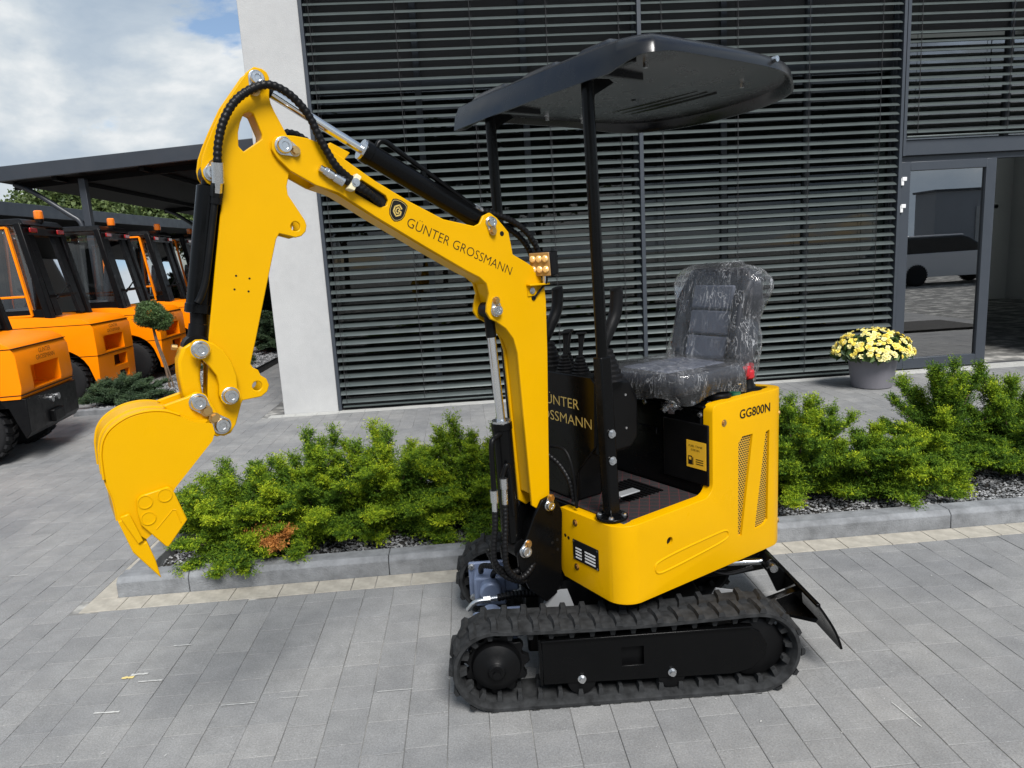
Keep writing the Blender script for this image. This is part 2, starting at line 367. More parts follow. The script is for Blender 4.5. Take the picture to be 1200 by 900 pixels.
def text(string, name, m, parent, rot, org, ex, ey, width, height=None, align='LEFT', font_offset=0., extrude=.0006, label=None):
    """lettering laid on a surface: org = left end of the baseline, ex/ey = unit vectors along the line and up"""
    cu = bpy.data.curves.new(name, 'FONT'); cu.body = string; cu.size = 1; cu.offset = font_offset; cu.extrude = 0; cu.resolution_u = 3
    to = bpy.data.objects.new(name, cu); COL.objects.link(to); bpy.context.view_layer.update()
    me = bpy.data.meshes.new_from_object(to.evaluated_get(bpy.context.evaluated_depsgraph_get()))
    bpy.data.objects.remove(to); bpy.data.curves.remove(cu)
    co = np.array([v.co[:] for v in me.vertices]); fs = [tuple(p.vertices) for p in me.polygons]; bpy.data.meshes.remove(me)
    mn = co.min(0); mx = co.max(0); w = mx[0]-mn[0]; sx = width/w
    sy = sx if height is None else height/(0.70)
    ex = np.array(ex, float); ey = np.array(ey, float); nz = np.cross(ex, ey)
    org = np.array(org, float)
    vs = org+np.outer((co[:, 0]-mn[0])*sx, ex)+np.outer(co[:, 1]*sy, ey)+nz*extrude
    mb = MB(); mb.add([tuple(p) for p in vs], fs)
    return build(mb, name, m, parent, rot, recalc=False, label=label)
def bolt(mb, p, d, r=.011, h=.008):
    p = Vector(p); d = Vector(d).normalized(); mb.cyl(p, p+d*h*.35, r*1.45, 16); mb.cyl(p+d*h*.35, p+d*h*1.3, r, 6)
# ================================================================== SETTING
PW = .15; PX0 = -.0095                    # paver lane width and phase
KY0, KY1, KXL = 3.62, 5.0, -1.934         # planting bed outline
ground = MB(); ground.add([(-400, -400, -.0042), (400, -400, -.0042), (400, 600, -.0042), (-400, 600, -.0042)], [(0, 1, 2, 3)])
ground = tag(build(ground, 'ground', 'joint_sand'), None, kind='structure')
def in_bed(x0, x1, y0, y1):
    if x1 > KXL-.135 and y1 > KY0-.14 and y0 < KY1+.02 and x0 < 9: return True
    if x1 > -4.98 and x0 < -3.45 and y1 > 9.0 and y0 < 17: return True
    if x1 > -2.3 and y1 > 8.05: return True
    return False
pav = []
lens = [.15, .15, .18, .18, .2, .225]
for k in range(-60, 64):
    x0 = PX0+k*PW; y = .75-random.random()*.3
    while y < 17.5:
        L = random.choice(lens); x1 = x0+PW; y1 = y+L
        if -.2 < x0*-.6+y or True:
            # clip lanes against the bed and the facade strip
            a, b = y, y1
            if x1 > KXL-.135+.02 and x0 < 9:
                if a < KY0-.144 < b: b = KY0-.144
                if a < KY1+.06 < b: a = KY1+.06
            if x1 > -2.2 and a < 8.045 < b: b = 8.045
            xa, xb = x0, x1
            if xa < KXL-.132 < xb and b > KY0-.142 and a < KY1: xb = KXL-.132
            if b > 8.95 and xa < -4.98 < xb: xb = -4.98
            if b > 8.95 and xa < -3.44 < xb: xa = -3.44
            if b > 8.95 and a < 8.998 < b and -4.98 < (xa+xb)/2 < -3.44: b = 8.998
            if b-a > .03 and xb-xa > .03 and not in_bed(xa+.006, xb-.006, a+.005, b-.005): pav.append((xa, xb, a, b))
        y = y1
def paver_geo(mb, x0, x1, y0, y1, z=0., j=.0009, c=.0016, dz=(0, 0, 0, 0)):
    x0 += j; x1 -= j; y0 += j; y1 -= j
    vs = [(x0, y0, z-.03), (x1, y0, z-.03), (x1, y1, z-.03), (x0, y1, z-.03), (x0, y0, z-c), (x1, y0, z-c), (x1, y1, z-c), (x0, y1, z-c),
          (x0+c, y0+c, z+dz[0]), (x1-c, y0+c, z+dz[1]), (x1-c, y1-c, z+dz[2]), (x0+c, y1-c, z+dz[3])]
    mb.add(vs, [(8, 9, 10, 11), (4, 5, 9, 8), (5, 6, 10, 9), (6, 7, 11, 10), (7, 4, 8, 11), (0, 1, 5, 4), (1, 2, 6, 5), (2, 3, 7, 6), (3, 0, 4, 7)])
def in_view(x, y):
    d = Vector((x, y, -1.66)); z = d.dot(fw)
    if z < .3: return False
    px = 600+824*d.dot(r2)/z; py = 450-824*d.dot(u2)/z
    return -10 < px < 1210 and py < 915
vis = sorted([p for p in pav if in_view((p[0]+p[1])/2, (p[2]+p[3])/2)], key=lambda p: (p[0]+p[1])**2/4+(p[2]+p[3])**2/4)
near = set(vis[:300]); pm = {}
for p in pav:
    if p not in near: continue
    L = round(p[3]-p[2], 3); wd_ = round(p[1]-p[0], 3); key = (L, wd_)
    if key not in pm:
        mb = MB(); paver_geo(mb, 0, wd_, 0, L); pm[key] = mb.mesh('paver', recalc=False); pm[key].materials.append(M['paver'])
    o = bpy.data.objects.new('paver', pm[key]); COL.objects.link(o); o.parent = ground
    o.location = (p[0], p[2], random.uniform(-.0012, .0008)); o.rotation_euler = (random.gauss(0, .003), random.gauss(0, .004), 0)
mb = MB()
for p in pav:
    if p in near: continue
    z = random.uniform(-.0012, .0008); t = [random.gauss(0, .0005) for _ in range(4)]
    paver_geo(mb, *p, z=z, dz=t)
tag(build(mb, 'paver_field', 'paver', ground, recalc=False), None, kind='stuff')
# pale strip round the bed, pale strip along the facade
i = 0; x = KXL-.13; seglen = [.15, .1, .15, .2, .2, .15]
while x < 7:
    L = seglen[i % 6]*1.25; i += 1
    mb = MB(); paver_geo(mb, 0, L, 0, .143, j=.002); build(mb, 'pale_paver', 'pale_paver', ground, loc=(x, KY0-.144, .001), recalc=False); x += L
y = KY0
while y < KY1+.1:
    mb = MB(); paver_geo(mb, 0, .128, 0, .2, j=.002); build(mb, 'pale_paver', 'pale_paver', ground, loc=(KXL-.13, y, .001), recalc=False); y += .2
x = -2.33
for L in [.15, .15, .25, .25, .3]+[1.0]*11:
    mb = MB(); paver_geo(mb, 0, L, 0, .15, j=.0015); build(mb, 'pale_strip_stone', 'pale_concrete', ground, loc=(x, 8.047, .001), recalc=False); x += L
# chalk-like scuffs and crumbs lying on the pavers
def scuff(x, y, L, w, m, ang=0, name='scuff_mark'):
    mb = MB(); n = 9; top = []; bot = []
    for k in range(n):
        a = L*(k/(n-1)-.5); top.append((a, w*.5*random.uniform(.3, 1.), 0)); bot.append((a, -w*.5*random.uniform(.3, 1.), 0))
    mb.add(top+bot[::-1], [tuple(range(2*n))]); build(mb, name, m, ground, ang, loc=(x, y, .0045))
def gpt(px, py):
    v = r2*((px-600)/824.07)+u2*((450-py)/824.07)+fw; t = -1.66/v.z; return (v.x*t, v.y*t)
for (px, py, L, w, m) in [(176, 799, .10, .012, 'chalk'), (150, 795, .05, .02, 'chalk_yellow'), (164, 791, .07, .02, 'chalk'), (125, 836, .1, .016, 'chalk'), (214, 757, .08, .007, 'chalk'),
                          (279, 826, .13, .006, 'chalk'), (463, 810, .14, .005, 'chalk'), (343, 818, .12, .003, 'chalk'), (22, 675, .1, .006, 'chalk')]:
    x, y = gpt(px, py); scuff(x, y, L, w, m, -.02)
x, y = gpt(1062, 838); scuff(x, y, .14, .004, 'chalk', R(-82))
for k in range(16):
    px = random.uniform(0, 1200); py = random.uniform(640, 899)
    x, y = gpt(px, py)
    if in_bed(x, x, y, y): continue
    scuff(x, y, random.uniform(.006, .014), random.uniform(.004, .008), 'chalk', random.random()*3, 'paint_crumb')
# -------- kerb stones of the planting bed
def kerb(x0, x1, y0, y1, name, parent, h=.105, ch=.025):
    mb = MB(); g = .002
    if x1-x0 > y1-y0:
        pr = [(y0, -.05), (y1, -.05), (y1, h), (y0+ch*.9, h), (y0, h-ch)]; mb.prism(pr, x0+g, x1-g, mp=lambda a, v, b: (v, a, b))
    else:
        pr = [(x0, -.05), (x1, -.05), (x1, h), (x0+ch*.9, h), (x0, h-ch)]; mb.prism(pr, y0+g, y1-g, mp=lambda a, v, b: (a, v, b))
    return build(mb, name, 'concrete_kerb', parent, bevel=.004, seg=2)
bedroot = tag(empty('planting_bed', (0, 0, 0)), 'planting bed edged with grey kerb stones behind the excavator', 'planting bed')
mb = MB(); mb.box(KXL+.1, 9, KY0+.1, KY1-.02, -.05, .035); build(mb, 'soil', 'soil', bedroot)
xs = [KXL, -1.56, -.5, .56, 1.62, 2.68, 3.74, 4.8, 5.86, 6.9]
for a, b in zip(xs, xs[1:]): kerb(a, b, KY0, KY0+.12, 'kerb_stone', bedroot)
for a, b in zip(xs, xs[1:]): kerb(a+.12 if a == KXL else a, b, KY1-.08, KY1, 'kerb_stone', bedroot, .09)
kerb(KXL, KXL+.12, KY0+.125, 4.4, 'kerb_stone', bedroot); kerb(KXL, KXL+.12, 4.4, KY1, 'kerb_stone', bedroot)
def gravel(name, x0, x1, y0, y1, z, n, s0, s1, parent):
    c = rng.uniform((x0, y0, z), (x1, y1, z+.012), (n, 3)); sz = rng.uniform(s0, s1, n)
    oct_ = np.array([(1, 0, 0), (-1, 0, 0), (0, 1, 0), (0, -1, 0), (0, 0, .7), (0, 0, -.7)])
    vs = (c[:, None, :]+oct_[None]*sz[:, None, None]*rng.uniform(.6, 1.2, (n, 6, 1))).reshape(-1, 3)
    tri = np.array([(0, 2, 4), (2, 1, 4), (1, 3, 4), (3, 0, 4), (2, 0, 5), (1, 2, 5), (3, 1, 5), (0, 3, 5)])
    fs = (np.arange(n)[:, None, None]*6+tri[None]).reshape(-1, 3)
    me = bpy.data.meshes.new(name); me.from_pydata(vs.tolist(), [], fs.tolist())
    a = me.attributes.new('tone', 'FLOAT', 'POINT'); a.data.foreach_set('value', np.repeat(rng.random(n), 6).astype(np.float32))
    return tag(link(name, me, 'gravel_stone', parent), None, kind='stuff')
def grv(t, b, tc):
    a = N(t, 'ShaderNodeAttribute'); a.attribute_name = 'tone'
    t.links.new(ramp(t, a.outputs['Fac'], [(0, (.05, .052, .055)), (.5, (.16, .165, .17)), (1, (.38, .385, .39))]), b.inputs['Base Color'])
t = M['gravel_stone'].node_tree; grv(t, t.nodes['Principled BSDF'], None)
gravel('gravel', KXL+.12, 5.2, KY0+.12, KY0+.75, .04, 16000, .006, .013, bedroot)
gravel('gravel', KXL+.12, 5.2, KY0+.75, KY1-.08, .04, 7000, .008, .014, bedroot)
bed2 = tag(empty('gravel_bed', (0, 0, 0)), 'pale gravel bed with kerb in front of the orange forklifts', 'gravel bed')
mb = MB(); mb.box(-4.9, -3.5, 9.08, 17, -.05, .02); build(mb, 'soil', 'soil', bed2)
gravel('gravel', -4.9, -3.5, 9.1, 16, .03, 14000, .012, .026, bed2)
for a, b in ((-4.98, -4.5), (-4.5, -3.98), (-3.98, -3.45)): kerb(a, b, 9.0, 9.1, 'kerb_stone', bed2, .07, .01)
mb = MB(); mb.box(-3.5, -3.44, 9.1, 17, -.05, .09); build(mb, 'edging', 'satin_black', bed2, bevel=.005)
# ================================================================== BUILDING
B = empty('office_building', (2, 8.2, 0), 0, 'modern office with pale plaster pillar and dark slatted external blinds', 'building')
def bp(mb, name, m, **k):
    mb.v = [(p[0]-2, p[1]-8.2, p[2]) for p in mb.v]; return build(mb, name, m, B, **k)
mb = MB(); mb.box(-2.175, -1.545, 8.2, 8.75, -.05, 7.5); bp(mb, 'plaster_pillar', 'plaster', bevel=.006)
mb = MB(); mb.box(-2.15, -1.75, 8.75, 20, -.05, 7.5); bp(mb, 'side_wall', 'plaster')
mb = MB(); mb.box(-2.17, 7.5, 8.2, 20, 7.5, 7.8); mb.box(7.5, 14, 8.2, 10.0, 7.5, 7.8); mb.box(7.5, 14, 16.4, 20, 7.5, 7.8); bp(mb, 'roof', 'anthracite')
mb = MB(); mb.box(7.5, 14, 10.0, 16.4, 7.6, 7.62); bp(mb, 'added_roof_pane', 'roof_pane_glass')  # unseen roof opening added to let daylight onto the interior walls
mb = MB(); mb.box(-1.7, 14, 8.45, 19, -.1, -.012); mb.box(-1.7, 14, 8.3, 8.45, -.1, .0); bp(mb, 'interior_floor', 'room_floor')
mb = MB(); mb.box(-1.7, 7.5, 8.5, 19, 3.62, 3.75); mb.box(7.5, 14, 8.5, 10.0, 3.62, 3.75); bp(mb, 'ceiling', 'room_dark')  # left open below the added roof pane so its light reaches the room
mb = MB(); mb.box(-1.7, 13.2, 16.4, 16.6, -.01, 7.5); bp(mb, 'interior_back_wall', 'room_white')
mb = MB(); mb.box(13.2, 13.4, 8.5, 16.6, -.01, 7.5); bp(mb, 'interior_side_wall', 'room_white')
mb = MB(); mb.box(4.9, 5.05, 8.5, 16.4, -.01, 3.62); bp(mb, 'partition', 'room_white')
d = MB(); d.box(11.6, 12.7, 16.34, 16.39, 0, 2.15); bp(d, 'inner_door', 'room_white', bevel=.01)
d = MB(); d.box(11.48, 11.6, 16.33, 16.4, 0, 2.25); d.box(12.7, 12.82, 16.33, 16.4, 0, 2.25); d.box(11.48, 12.82, 16.33, 16.4, 2.15, 2.27); bp(d, 'door_casing', 'room_white', bevel=.008)
d = MB(); d.box(11.7, 11.84, 16.28, 16.32, 1.03, 1.06); d.box(11.68, 11.72, 16.3, 16.34, .95, 1.12); bp(d, 'door_handle', 'satin_black')
d = MB(); d.box(10.9, 11.02, 16.36, 16.4, 1.1, 1.22); bp(d, 'light_switch', 'satin_black')
# a desk and two low crates indoors, seen through the door pane
d = MB(); d.box(5.6, 6.7, 13.2, 13.9, .72, .76); d.box(5.62, 5.68, 13.2, 13.9, 0, .72); d.box(6.6, 6.66, 13.2, 13.9, 0, .72)
tag(build(d, 'reception_desk', 'satin_black'), 'dark desk inside the hall behind the glass door', 'desk')
# frames and panes behind the blinds
def pane(x0, x1, z0, z1, y=8.40, m='window_glass'):
    mb = MB(); mb.box(x0, x1, y, y+.012, z0, z1); bp(mb, 'window_pane', m)
fx = [-1.545, -.35, .85, 2.12, 3.15, 4.15, 5.2]
for a in fx:
    mb = MB(); mb.box(a-.035, a+.035, 8.36, 8.46, 0, 7.4); bp(mb, 'window_mullion', 'anthracite', bevel=.003)
for a, b in zip(fx, fx[1:]):
    pane(a+.036, b-.036, .10, 3.55)
    mb = MB(); mb.box(a+.036, b-.036, 8.40, 8.43, 3.66, 7.4); bp(mb, 'spandrel_panel', 'room_dark')
    mb = MB(); mb.box(a+.036, b-.036, 8.37, 8.45, 3.552, 3.658); bp(mb, 'window_transom', 'anthracite')
    mb = MB(); mb.box(a+.036, b-.036, 8.36, 8.46, .0, .098); bp(mb, 'window_sill', 'anthracite')
# blinds: every slat a piece of its own
def slat_mesh(x0, x1):
    wd = .082; tilt = R(33); prof = []
    for k in range(6):
        s = -.5+k/5; b = .008*(1-4*s*s); prof.append((s*wd, b))
    full = prof+[(p[0], p[1]-.0022) for p in prof[::-1]]
    rp = [(a*math.cos(tilt)-b*math.sin(tilt), a*math.sin(tilt)+b*math.cos(tilt)) for a, b in full]   # outer (-Y) edge hangs low
    mb = MB(); mb.prism(rp, x0, x1, mp=lambda a, v, b: (v, a, b)); me = mb.mesh('blind_slat'); me.materials.append(M['slat'])
    me.shade_smooth(); me.set_sharp_from_angle(angle=R(40)); return me
def blind(x0, x1, z0, z1, cords, pitch=.0983, y=8.235):
    me = slat_mesh(x0-2, x1-2); z = z0
    while z < z1:
        o = bpy.data.objects.new('blind_slat', me); COL.objects.link(o); o.parent = B; o.location = (random.gauss(0, .002), y-8.2, z+random.gauss(0, .0012))
        o.rotation_euler = (random.gauss(0, .03), random.gauss(0, .0006), 0); z += pitch
    for c in cords:
        mb = MB()
        for dy in (-.037, .037): mb.tube([(c, y+dy, z0-.03), (c, y+dy, z1)], .0028, 6)
        mb.tube([(c+.02, y, z0-.03), (c+.02, y, z1)], .0024, 6)
        bp(mb, 'lift_cord', 'cord')
    mb = MB(); mb.box(x0+.01, x1-.01, y-.035, y+.035, z0-.075, z0-.055); bp(mb, 'bottom_rail', 'slat', bevel=.004)
def rail(x0, x1, z0, z1, y0=8.185, y1=8.29):
    mb = MB(); mb.box(x0, x1, y0, y1, z0, z1); bp(mb, 'guide_rail', 'anthracite', bevel=.003)
blind(-1.50, 2.10, .105, 5.3, (-1.44, -.53, .27, 1.10, 1.9)); blind(2.155, 5.165, .105, 5.3, (2.38, 3.25, 4.08, 4.93))
blind(5.255, 9.0, 2.84, 5.3, (5.39, 6.48, 7.6))
rail(-1.543, -1.505, 0, 5.4); rail(2.105, 2.15, 0, 5.4); rail(5.17, 5.205, 0, 5.4); rail(5.212, 5.25, 2.56, 5.4)
# entrance: head beam, fixed frame, glazed leaf, open doorway
mb = MB(); mb.box(5.21, 9.0, 8.24, 8.42, 2.57, 2.74); bp(mb, 'entrance_beam', 'anthracite', bevel=.004)
mb = MB(); mb.box(5.215, 9, 8.30, 8.40, 2.50, 2.568); bp(mb, 'entrance_head', 'anthracite', bevel=.003)
dr = empty('door_leaf', (5.22-2, .04, 0)); dr.parent = B
def dp(mb, name, m, **k): mb.v = [(p[0]-5.22, p[1]-8.24, p[2]) for p in mb.v]; return build(mb, name, m, dr, **k)
f = MB(); x0, x1, z0, z1 = 5.225, 6.40, .03, 2.495
f.box(x0, x0+.115, 8.22, 8.30, z0, z1); f.box(x1-.125, x1, 8.22, 8.30, z0, z1); f.box(x0+.115, x1-.125, 8.22, 8.30, z0, z0+.13); f.box(x0+.115, x1-.125, 8.22, 8.30, z1-.10, z1)
dp(f, 'door_frame', 'anthracite', bevel=.004)
f = MB(); f.box(x0+.115, x1-.125, 8.255, 8.27, z0+.13, z1-.10); dp(f, 'door_pane', 'door_glass')
for z in (2.28, 1.97):
    f = MB(); f.box(x0-.01, x0+.025, 8.195, 8.219, z-.05, z+.03); f.box(x0-.0, x0+.055, 8.19, 8.215, z+.0, z+.045); dp(f, 'door_hinge', 'decal_white', bevel=.004)
for a in (6.92,):
    mb = MB(); mb.box(7.62, 7.74, 8.3, 8.4, 0, 2.5); bp(mb, 'door_post', 'anthracite')
    pane(7.75, 9, .1, 2.5)
mb = MB(); mb.box(5.21, 9, 8.2, 8.3, -.03, .012); bp(mb, 'threshold', 'pale_concrete')
fx2 = [5.25, 6.6, 7.9, 9.0]
for a, b in zip(fx2, fx2[1:]):
    pane(a+.03, b-.03, 2.75, 3.9, m='transom_glass'); mb = MB(); mb.box(b-.029, b+.029, 8.36, 8.45, 2.74, 7.4); bp(mb, 'window_mullion', 'anthracite')
    mb = MB(); mb.box(a+.03, b-.03, 8.40, 8.43, 3.95, 7.4); bp(mb, 'spandrel_panel', 'room_dark')
mb = MB(); mb.box(9.0, 14, 8.2, 8.75, -.05, 7.5); bp(mb, 'plaster_wall', 'plaster')
# ================================================================== CARPORT ROOFS
cp = empty('carport', (-5.5, 13.4, 0), 0, 'dark flat carport roof on posts with diagonal braces over the forklifts', 'carport')
def cpp(mb, name, m, **k): mb.v = [(p[0]+5.5, p[1]-13.4, p[2]) for p in mb.v]; return build(mb, name, m, cp, **k)
def P3(a, b, f): return tuple(a[i]+(b[i]-a[i])*f for i in range(3))
fl, fr_ = (-7.95, 13.2, 3.55), (-2.2, 13.2, 3.92)
mb = MB(); mb.bar(fl, fr_, .06, .25); cpp(mb, 'fascia', 'roof_metal', bevel=.01)
mb = MB(); mb.add([(-7.95, 13.24, 3.44), (-2.2, 13.24, 3.81), (-2.2, 34, 3.81), (-7.95, 34, 3.44), (-7.95, 13.24, 3.62), (-2.2, 13.24, 3.99), (-2.2, 34, 3.99), (-7.95, 34, 3.62)],
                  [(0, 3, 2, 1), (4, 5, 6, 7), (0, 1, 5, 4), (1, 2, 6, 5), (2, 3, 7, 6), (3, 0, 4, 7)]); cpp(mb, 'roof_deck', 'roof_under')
for y in (13.5, 20.0, 26.5, 33):
    mb = MB(); mb.box(-6.68, -6.56, y-.06, y+.06, 0, 3.46); cpp(mb, 'post', 'roof_metal', bevel=.008)
    mb = MB(); mb.tube(spline([(-7.8, y, 3.42), (-7.5, y, 3.27), (-6.95, y, 2.86), (-6.78, y, 2.72), (-6.73, y, 2.5)], 5), .045, 10); cpp(mb, 'brace', 'roof_metal', smooth=True)
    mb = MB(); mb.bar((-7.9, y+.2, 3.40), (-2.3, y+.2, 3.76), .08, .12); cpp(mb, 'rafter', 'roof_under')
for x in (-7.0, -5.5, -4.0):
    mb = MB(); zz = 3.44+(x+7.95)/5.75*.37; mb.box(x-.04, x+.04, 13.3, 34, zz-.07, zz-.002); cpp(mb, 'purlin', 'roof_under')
cp2 = empty('carport', (-12, 25, 0), 0, 'second low dark carport roof farther left behind the forklift cabs', 'carport')
def cpq(mb, name, m, **k): mb.v = [(p[0]+12, p[1]-25, p[2]) for p in mb.v]; return build(mb, name, m, cp2, **k)
mb = MB(); mb.bar((-12, 12, 3.55), (-12, 40, 4.0), .06, .36); cpq(mb, 'fascia', 'roof_metal', bevel=.01)
mb = MB(); mb.add([(-17, 12, 3.4), (-12.04, 12, 3.4), (-12.04, 40, 3.85), (-17, 40, 3.85), (-17, 12, 3.6), (-12.04, 12, 3.6), (-12.04, 40, 4.05), (-17, 40, 4.05)], [(0, 3, 2, 1), (4, 5, 6, 7), (0, 1, 5, 4), (1, 2, 6, 5), (2, 3, 7, 6), (3, 0, 4, 7)]); cpq(mb, 'roof_deck', 'roof_under')
for y in (13, 20, 27, 34):
    mb = MB(); mb.box(-15.1, -14.9, y-.1, y+.1, 0, 3.45); cpq(mb, 'post', 'roof_metal')
mb = MB(); mb.box(-17.2, -17.0, 12, 40, 0, 3.4); cpq(mb, 'rear_wall', 'roof_under')
# ================================================================== behind the camera (mirrored in the glass and paint)
hall = empty('warehouse', (33.4, -16, 0), 0, 'grey panel warehouse mirrored in the glass entrance door', 'warehouse')
mb = MB(); mb.box(-11, 25, -1.5, 0, 0, 3.55); build(mb, 'wall', 'hall_panel', hall)
mb = MB(); mb.box(-11.1, 25.2, -1.6, .1, 3.55, 3.65); build(mb, 'roof', 'roof_metal', hall)
for k in range(5):
    mb = MB(); mb.box(-9+k*6.5, -6+k*6.5, .0, .06, 0, 2.8); build(mb, 'roller_door', 'steel_grey', hall)
# ================================================================== FOLIAGE
def sprig_mesh(name, pts, dirs, lens_, tones, per=14, nl=.024, nw=.0042, flat=.35):
    """needles set along each twig: pts base, dirs unit direction"""
    n = len(pts); P = np.repeat(pts, per, 0); D = np.repeat(dirs, per, 0); Ls = np.repeat(lens_, per)
    tt = np.tile((np.arange(per)+.5)/per, n); base = P+D*(Ls*tt)[:, None]
    rnd = rng.normal(size=D.shape); side = rnd-D*(rnd*D).sum(1)[:, None]; side[:, 2] *= (1-flat); side /= np.linalg.norm(side, axis=1)[:, None]+1e-9
    nd = side*.85+D*.55; nd /= np.linalg.norm(nd, axis=1)[:, None]
    L = nl*rng.uniform(.7, 1.15, len(base))*(1.05-.45*tt)
    wv = np.cross(nd, rng.normal(size=nd.shape)); wv /= np.linalg.norm(wv, axis=1)[:, None]+1e-9
    tip = base+nd*L[:, None]; mid = base+nd*(L*.5)[:, None]; w = wv*nw*.5
    vs = np.stack([base, mid-w, tip, mid+w], 1).reshape(-1, 3)
    fs = np.arange(len(base)*4).reshape(-1, 4)
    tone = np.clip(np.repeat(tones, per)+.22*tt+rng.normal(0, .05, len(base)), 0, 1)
    me = bpy.data.meshes.new(name); me.vertices.add(len(vs)); me.vertices.foreach_set('co', vs.astype(np.float32).ravel())
    me.loops.add(fs.size); me.loops.foreach_set('vertex_index', fs.ravel().astype(np.int32))
    me.polygons.add(len(fs)); me.polygons.foreach_set('loop_start', (np.arange(len(fs))*4).astype(np.int32))
    me.update(calc_edges=True)
    a = me.attributes.new('tone', 'FLOAT', 'POINT'); a.data.foreach_set('value', np.repeat(tone, 4).astype(np.float32))
    return me
def yew(name, loc, rx, ry, h, label, nb=46, spread=1.0, seed=0, dead=(), group=None, cat='shrub', needles='yew_needles', tonebias=0., twigs=10, nl=.025, nw=.0052, tl=(.06, .145), longshoots=8):
    r = np.random.default_rng(seed); root = empty(name, loc, 0, label, cat, group); bp_, bd, bl, bt = [], [], [], []; wood = MB(); dp_, dd, dl, dt = [], [], [], []
    for b in range(nb):
        az = 2*math.pi*(b+r.uniform(-.4, .4))/nb*3.0; el = r.uniform(.02, 1.0)
        reach = r.uniform(.75, 1.08)
        if b < longshoots: el = r.uniform(.3, .9); reach = r.uniform(1.04, 1.2)
        hor = (math.cos(el*1.45))*reach; ver = math.sin(el*1.45)*reach
        end = Vector((math.cos(az)*rx*hor, math.sin(az)*ry*hor, max(.06, h*ver)))
        mid = end*.5+Vector((0, 0, h*.12)); path = spline([Vector((r.uniform(-.05, .05), r.uniform(-.05, .05), 0)), mid*.6, mid, end], 5)
        wood.tube(path, [.009*(1-.8*i/len(path)) for i in range(len(path))], 5)
        isdead = b in dead; btone = r.choice((-.08, -.05, 0, .05, .2))
        m = len(path)
        for k in range(3, m):
            f = k/(m-1)
            p = path[k]; d = (path[min(k+1, m-1)]-path[k-1]).normalized()
            for q in range(twigs if k > 6 else twigs//2):
                s = Vector(r.normal(size=3)); s.z = s.z*.5+.25; s = (s-d*s.dot(d)).normalized(); td = (s*r.uniform(.6, 1.0)*(1 if f < .8 else .45)+d*r.uniform(.4, 1.)).normalized()
                L = r.uniform(*tl)*(1.1-.35*f); o = p+d*r.uniform(-.02, .02)
                td2 = (td+Vector((0, 0, .25))).normalized()
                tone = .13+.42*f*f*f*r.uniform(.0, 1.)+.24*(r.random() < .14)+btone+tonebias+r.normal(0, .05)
                for (A, Bd, Bl, Bt) in (((dp_, dd, dl, dt),) if isdead and f > .45 else ((bp_, bd, bl, bt),)):
                    A.append(o[:]); Bd.append(td2[:]); Bl.append(L); Bt.append(tone if not isdead else r.random())
                    # two side twiglets
                    for sgn in (-1, 1):
                        sd = td2.cross(Vector((0, 0, 1))); sd = sd.normalized()*sgn if sd.length > .1 else Vector((sgn, 0, 0))
                        A.append((o+td2*L*.45)[:]); Bd.append(((td2*.7+sd*.7).normalized())[:]); Bl.append(L*.6); Bt.append((tone+.05) if not isdead else r.random())
    build(wood, 'branches', 'bark', root, smooth=True)
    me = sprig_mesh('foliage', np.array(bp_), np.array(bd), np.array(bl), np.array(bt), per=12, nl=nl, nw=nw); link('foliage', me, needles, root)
    if dp_:
        me = sprig_mesh('dead_foliage', np.array(dp_), np.array(dd), np.array(dl), np.array(dt), per=14, nl=nl, nw=nw)
        link('dead_foliage', me, 'dead_needles', root, label='rust-brown dead shoots')
    return root
G1 = 'yew shrubs in the planting bed'
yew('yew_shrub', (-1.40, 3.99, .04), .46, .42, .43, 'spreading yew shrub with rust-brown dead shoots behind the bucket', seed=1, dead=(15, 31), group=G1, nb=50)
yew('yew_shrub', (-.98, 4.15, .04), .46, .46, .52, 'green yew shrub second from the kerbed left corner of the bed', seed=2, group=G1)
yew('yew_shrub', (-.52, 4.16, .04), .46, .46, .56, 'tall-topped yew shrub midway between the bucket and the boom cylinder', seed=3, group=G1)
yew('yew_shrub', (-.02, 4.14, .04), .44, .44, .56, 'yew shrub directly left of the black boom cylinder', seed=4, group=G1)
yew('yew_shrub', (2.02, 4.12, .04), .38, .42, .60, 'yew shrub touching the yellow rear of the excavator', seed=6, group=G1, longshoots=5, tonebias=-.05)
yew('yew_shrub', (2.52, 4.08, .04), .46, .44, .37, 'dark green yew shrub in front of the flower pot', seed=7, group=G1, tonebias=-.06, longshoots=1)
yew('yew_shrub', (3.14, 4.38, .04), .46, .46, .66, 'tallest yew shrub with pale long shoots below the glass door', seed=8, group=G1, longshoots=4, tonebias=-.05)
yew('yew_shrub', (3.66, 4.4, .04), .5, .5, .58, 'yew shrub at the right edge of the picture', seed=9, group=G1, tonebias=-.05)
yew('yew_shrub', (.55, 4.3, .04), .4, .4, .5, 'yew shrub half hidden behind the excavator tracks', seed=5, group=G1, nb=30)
yew('low_juniper', (-4.55, 9.5, .03), .62, .36, .32, 'low dark juniper at the corner of the gravel bed', seed=11, needles='juniper_needles', nb=54, nl=.03, nw=.007, longshoots=0)
yew('low_juniper', (-3.95, 14.6, .03), .6, .6, .75, 'dark evergreen bush between excavator arm and plaster pillar', seed=12, needles='juniper_needles', nb=50, nl=.045, nw=.012, longshoots=0)
yew('low_juniper', (-4.3, 12.6, .03), .5, .5, .3, 'small dark juniper behind the topiary tree', seed=13, needles='juniper_needles', nb=40, nl=.03, nw=.008, longshoots=0)
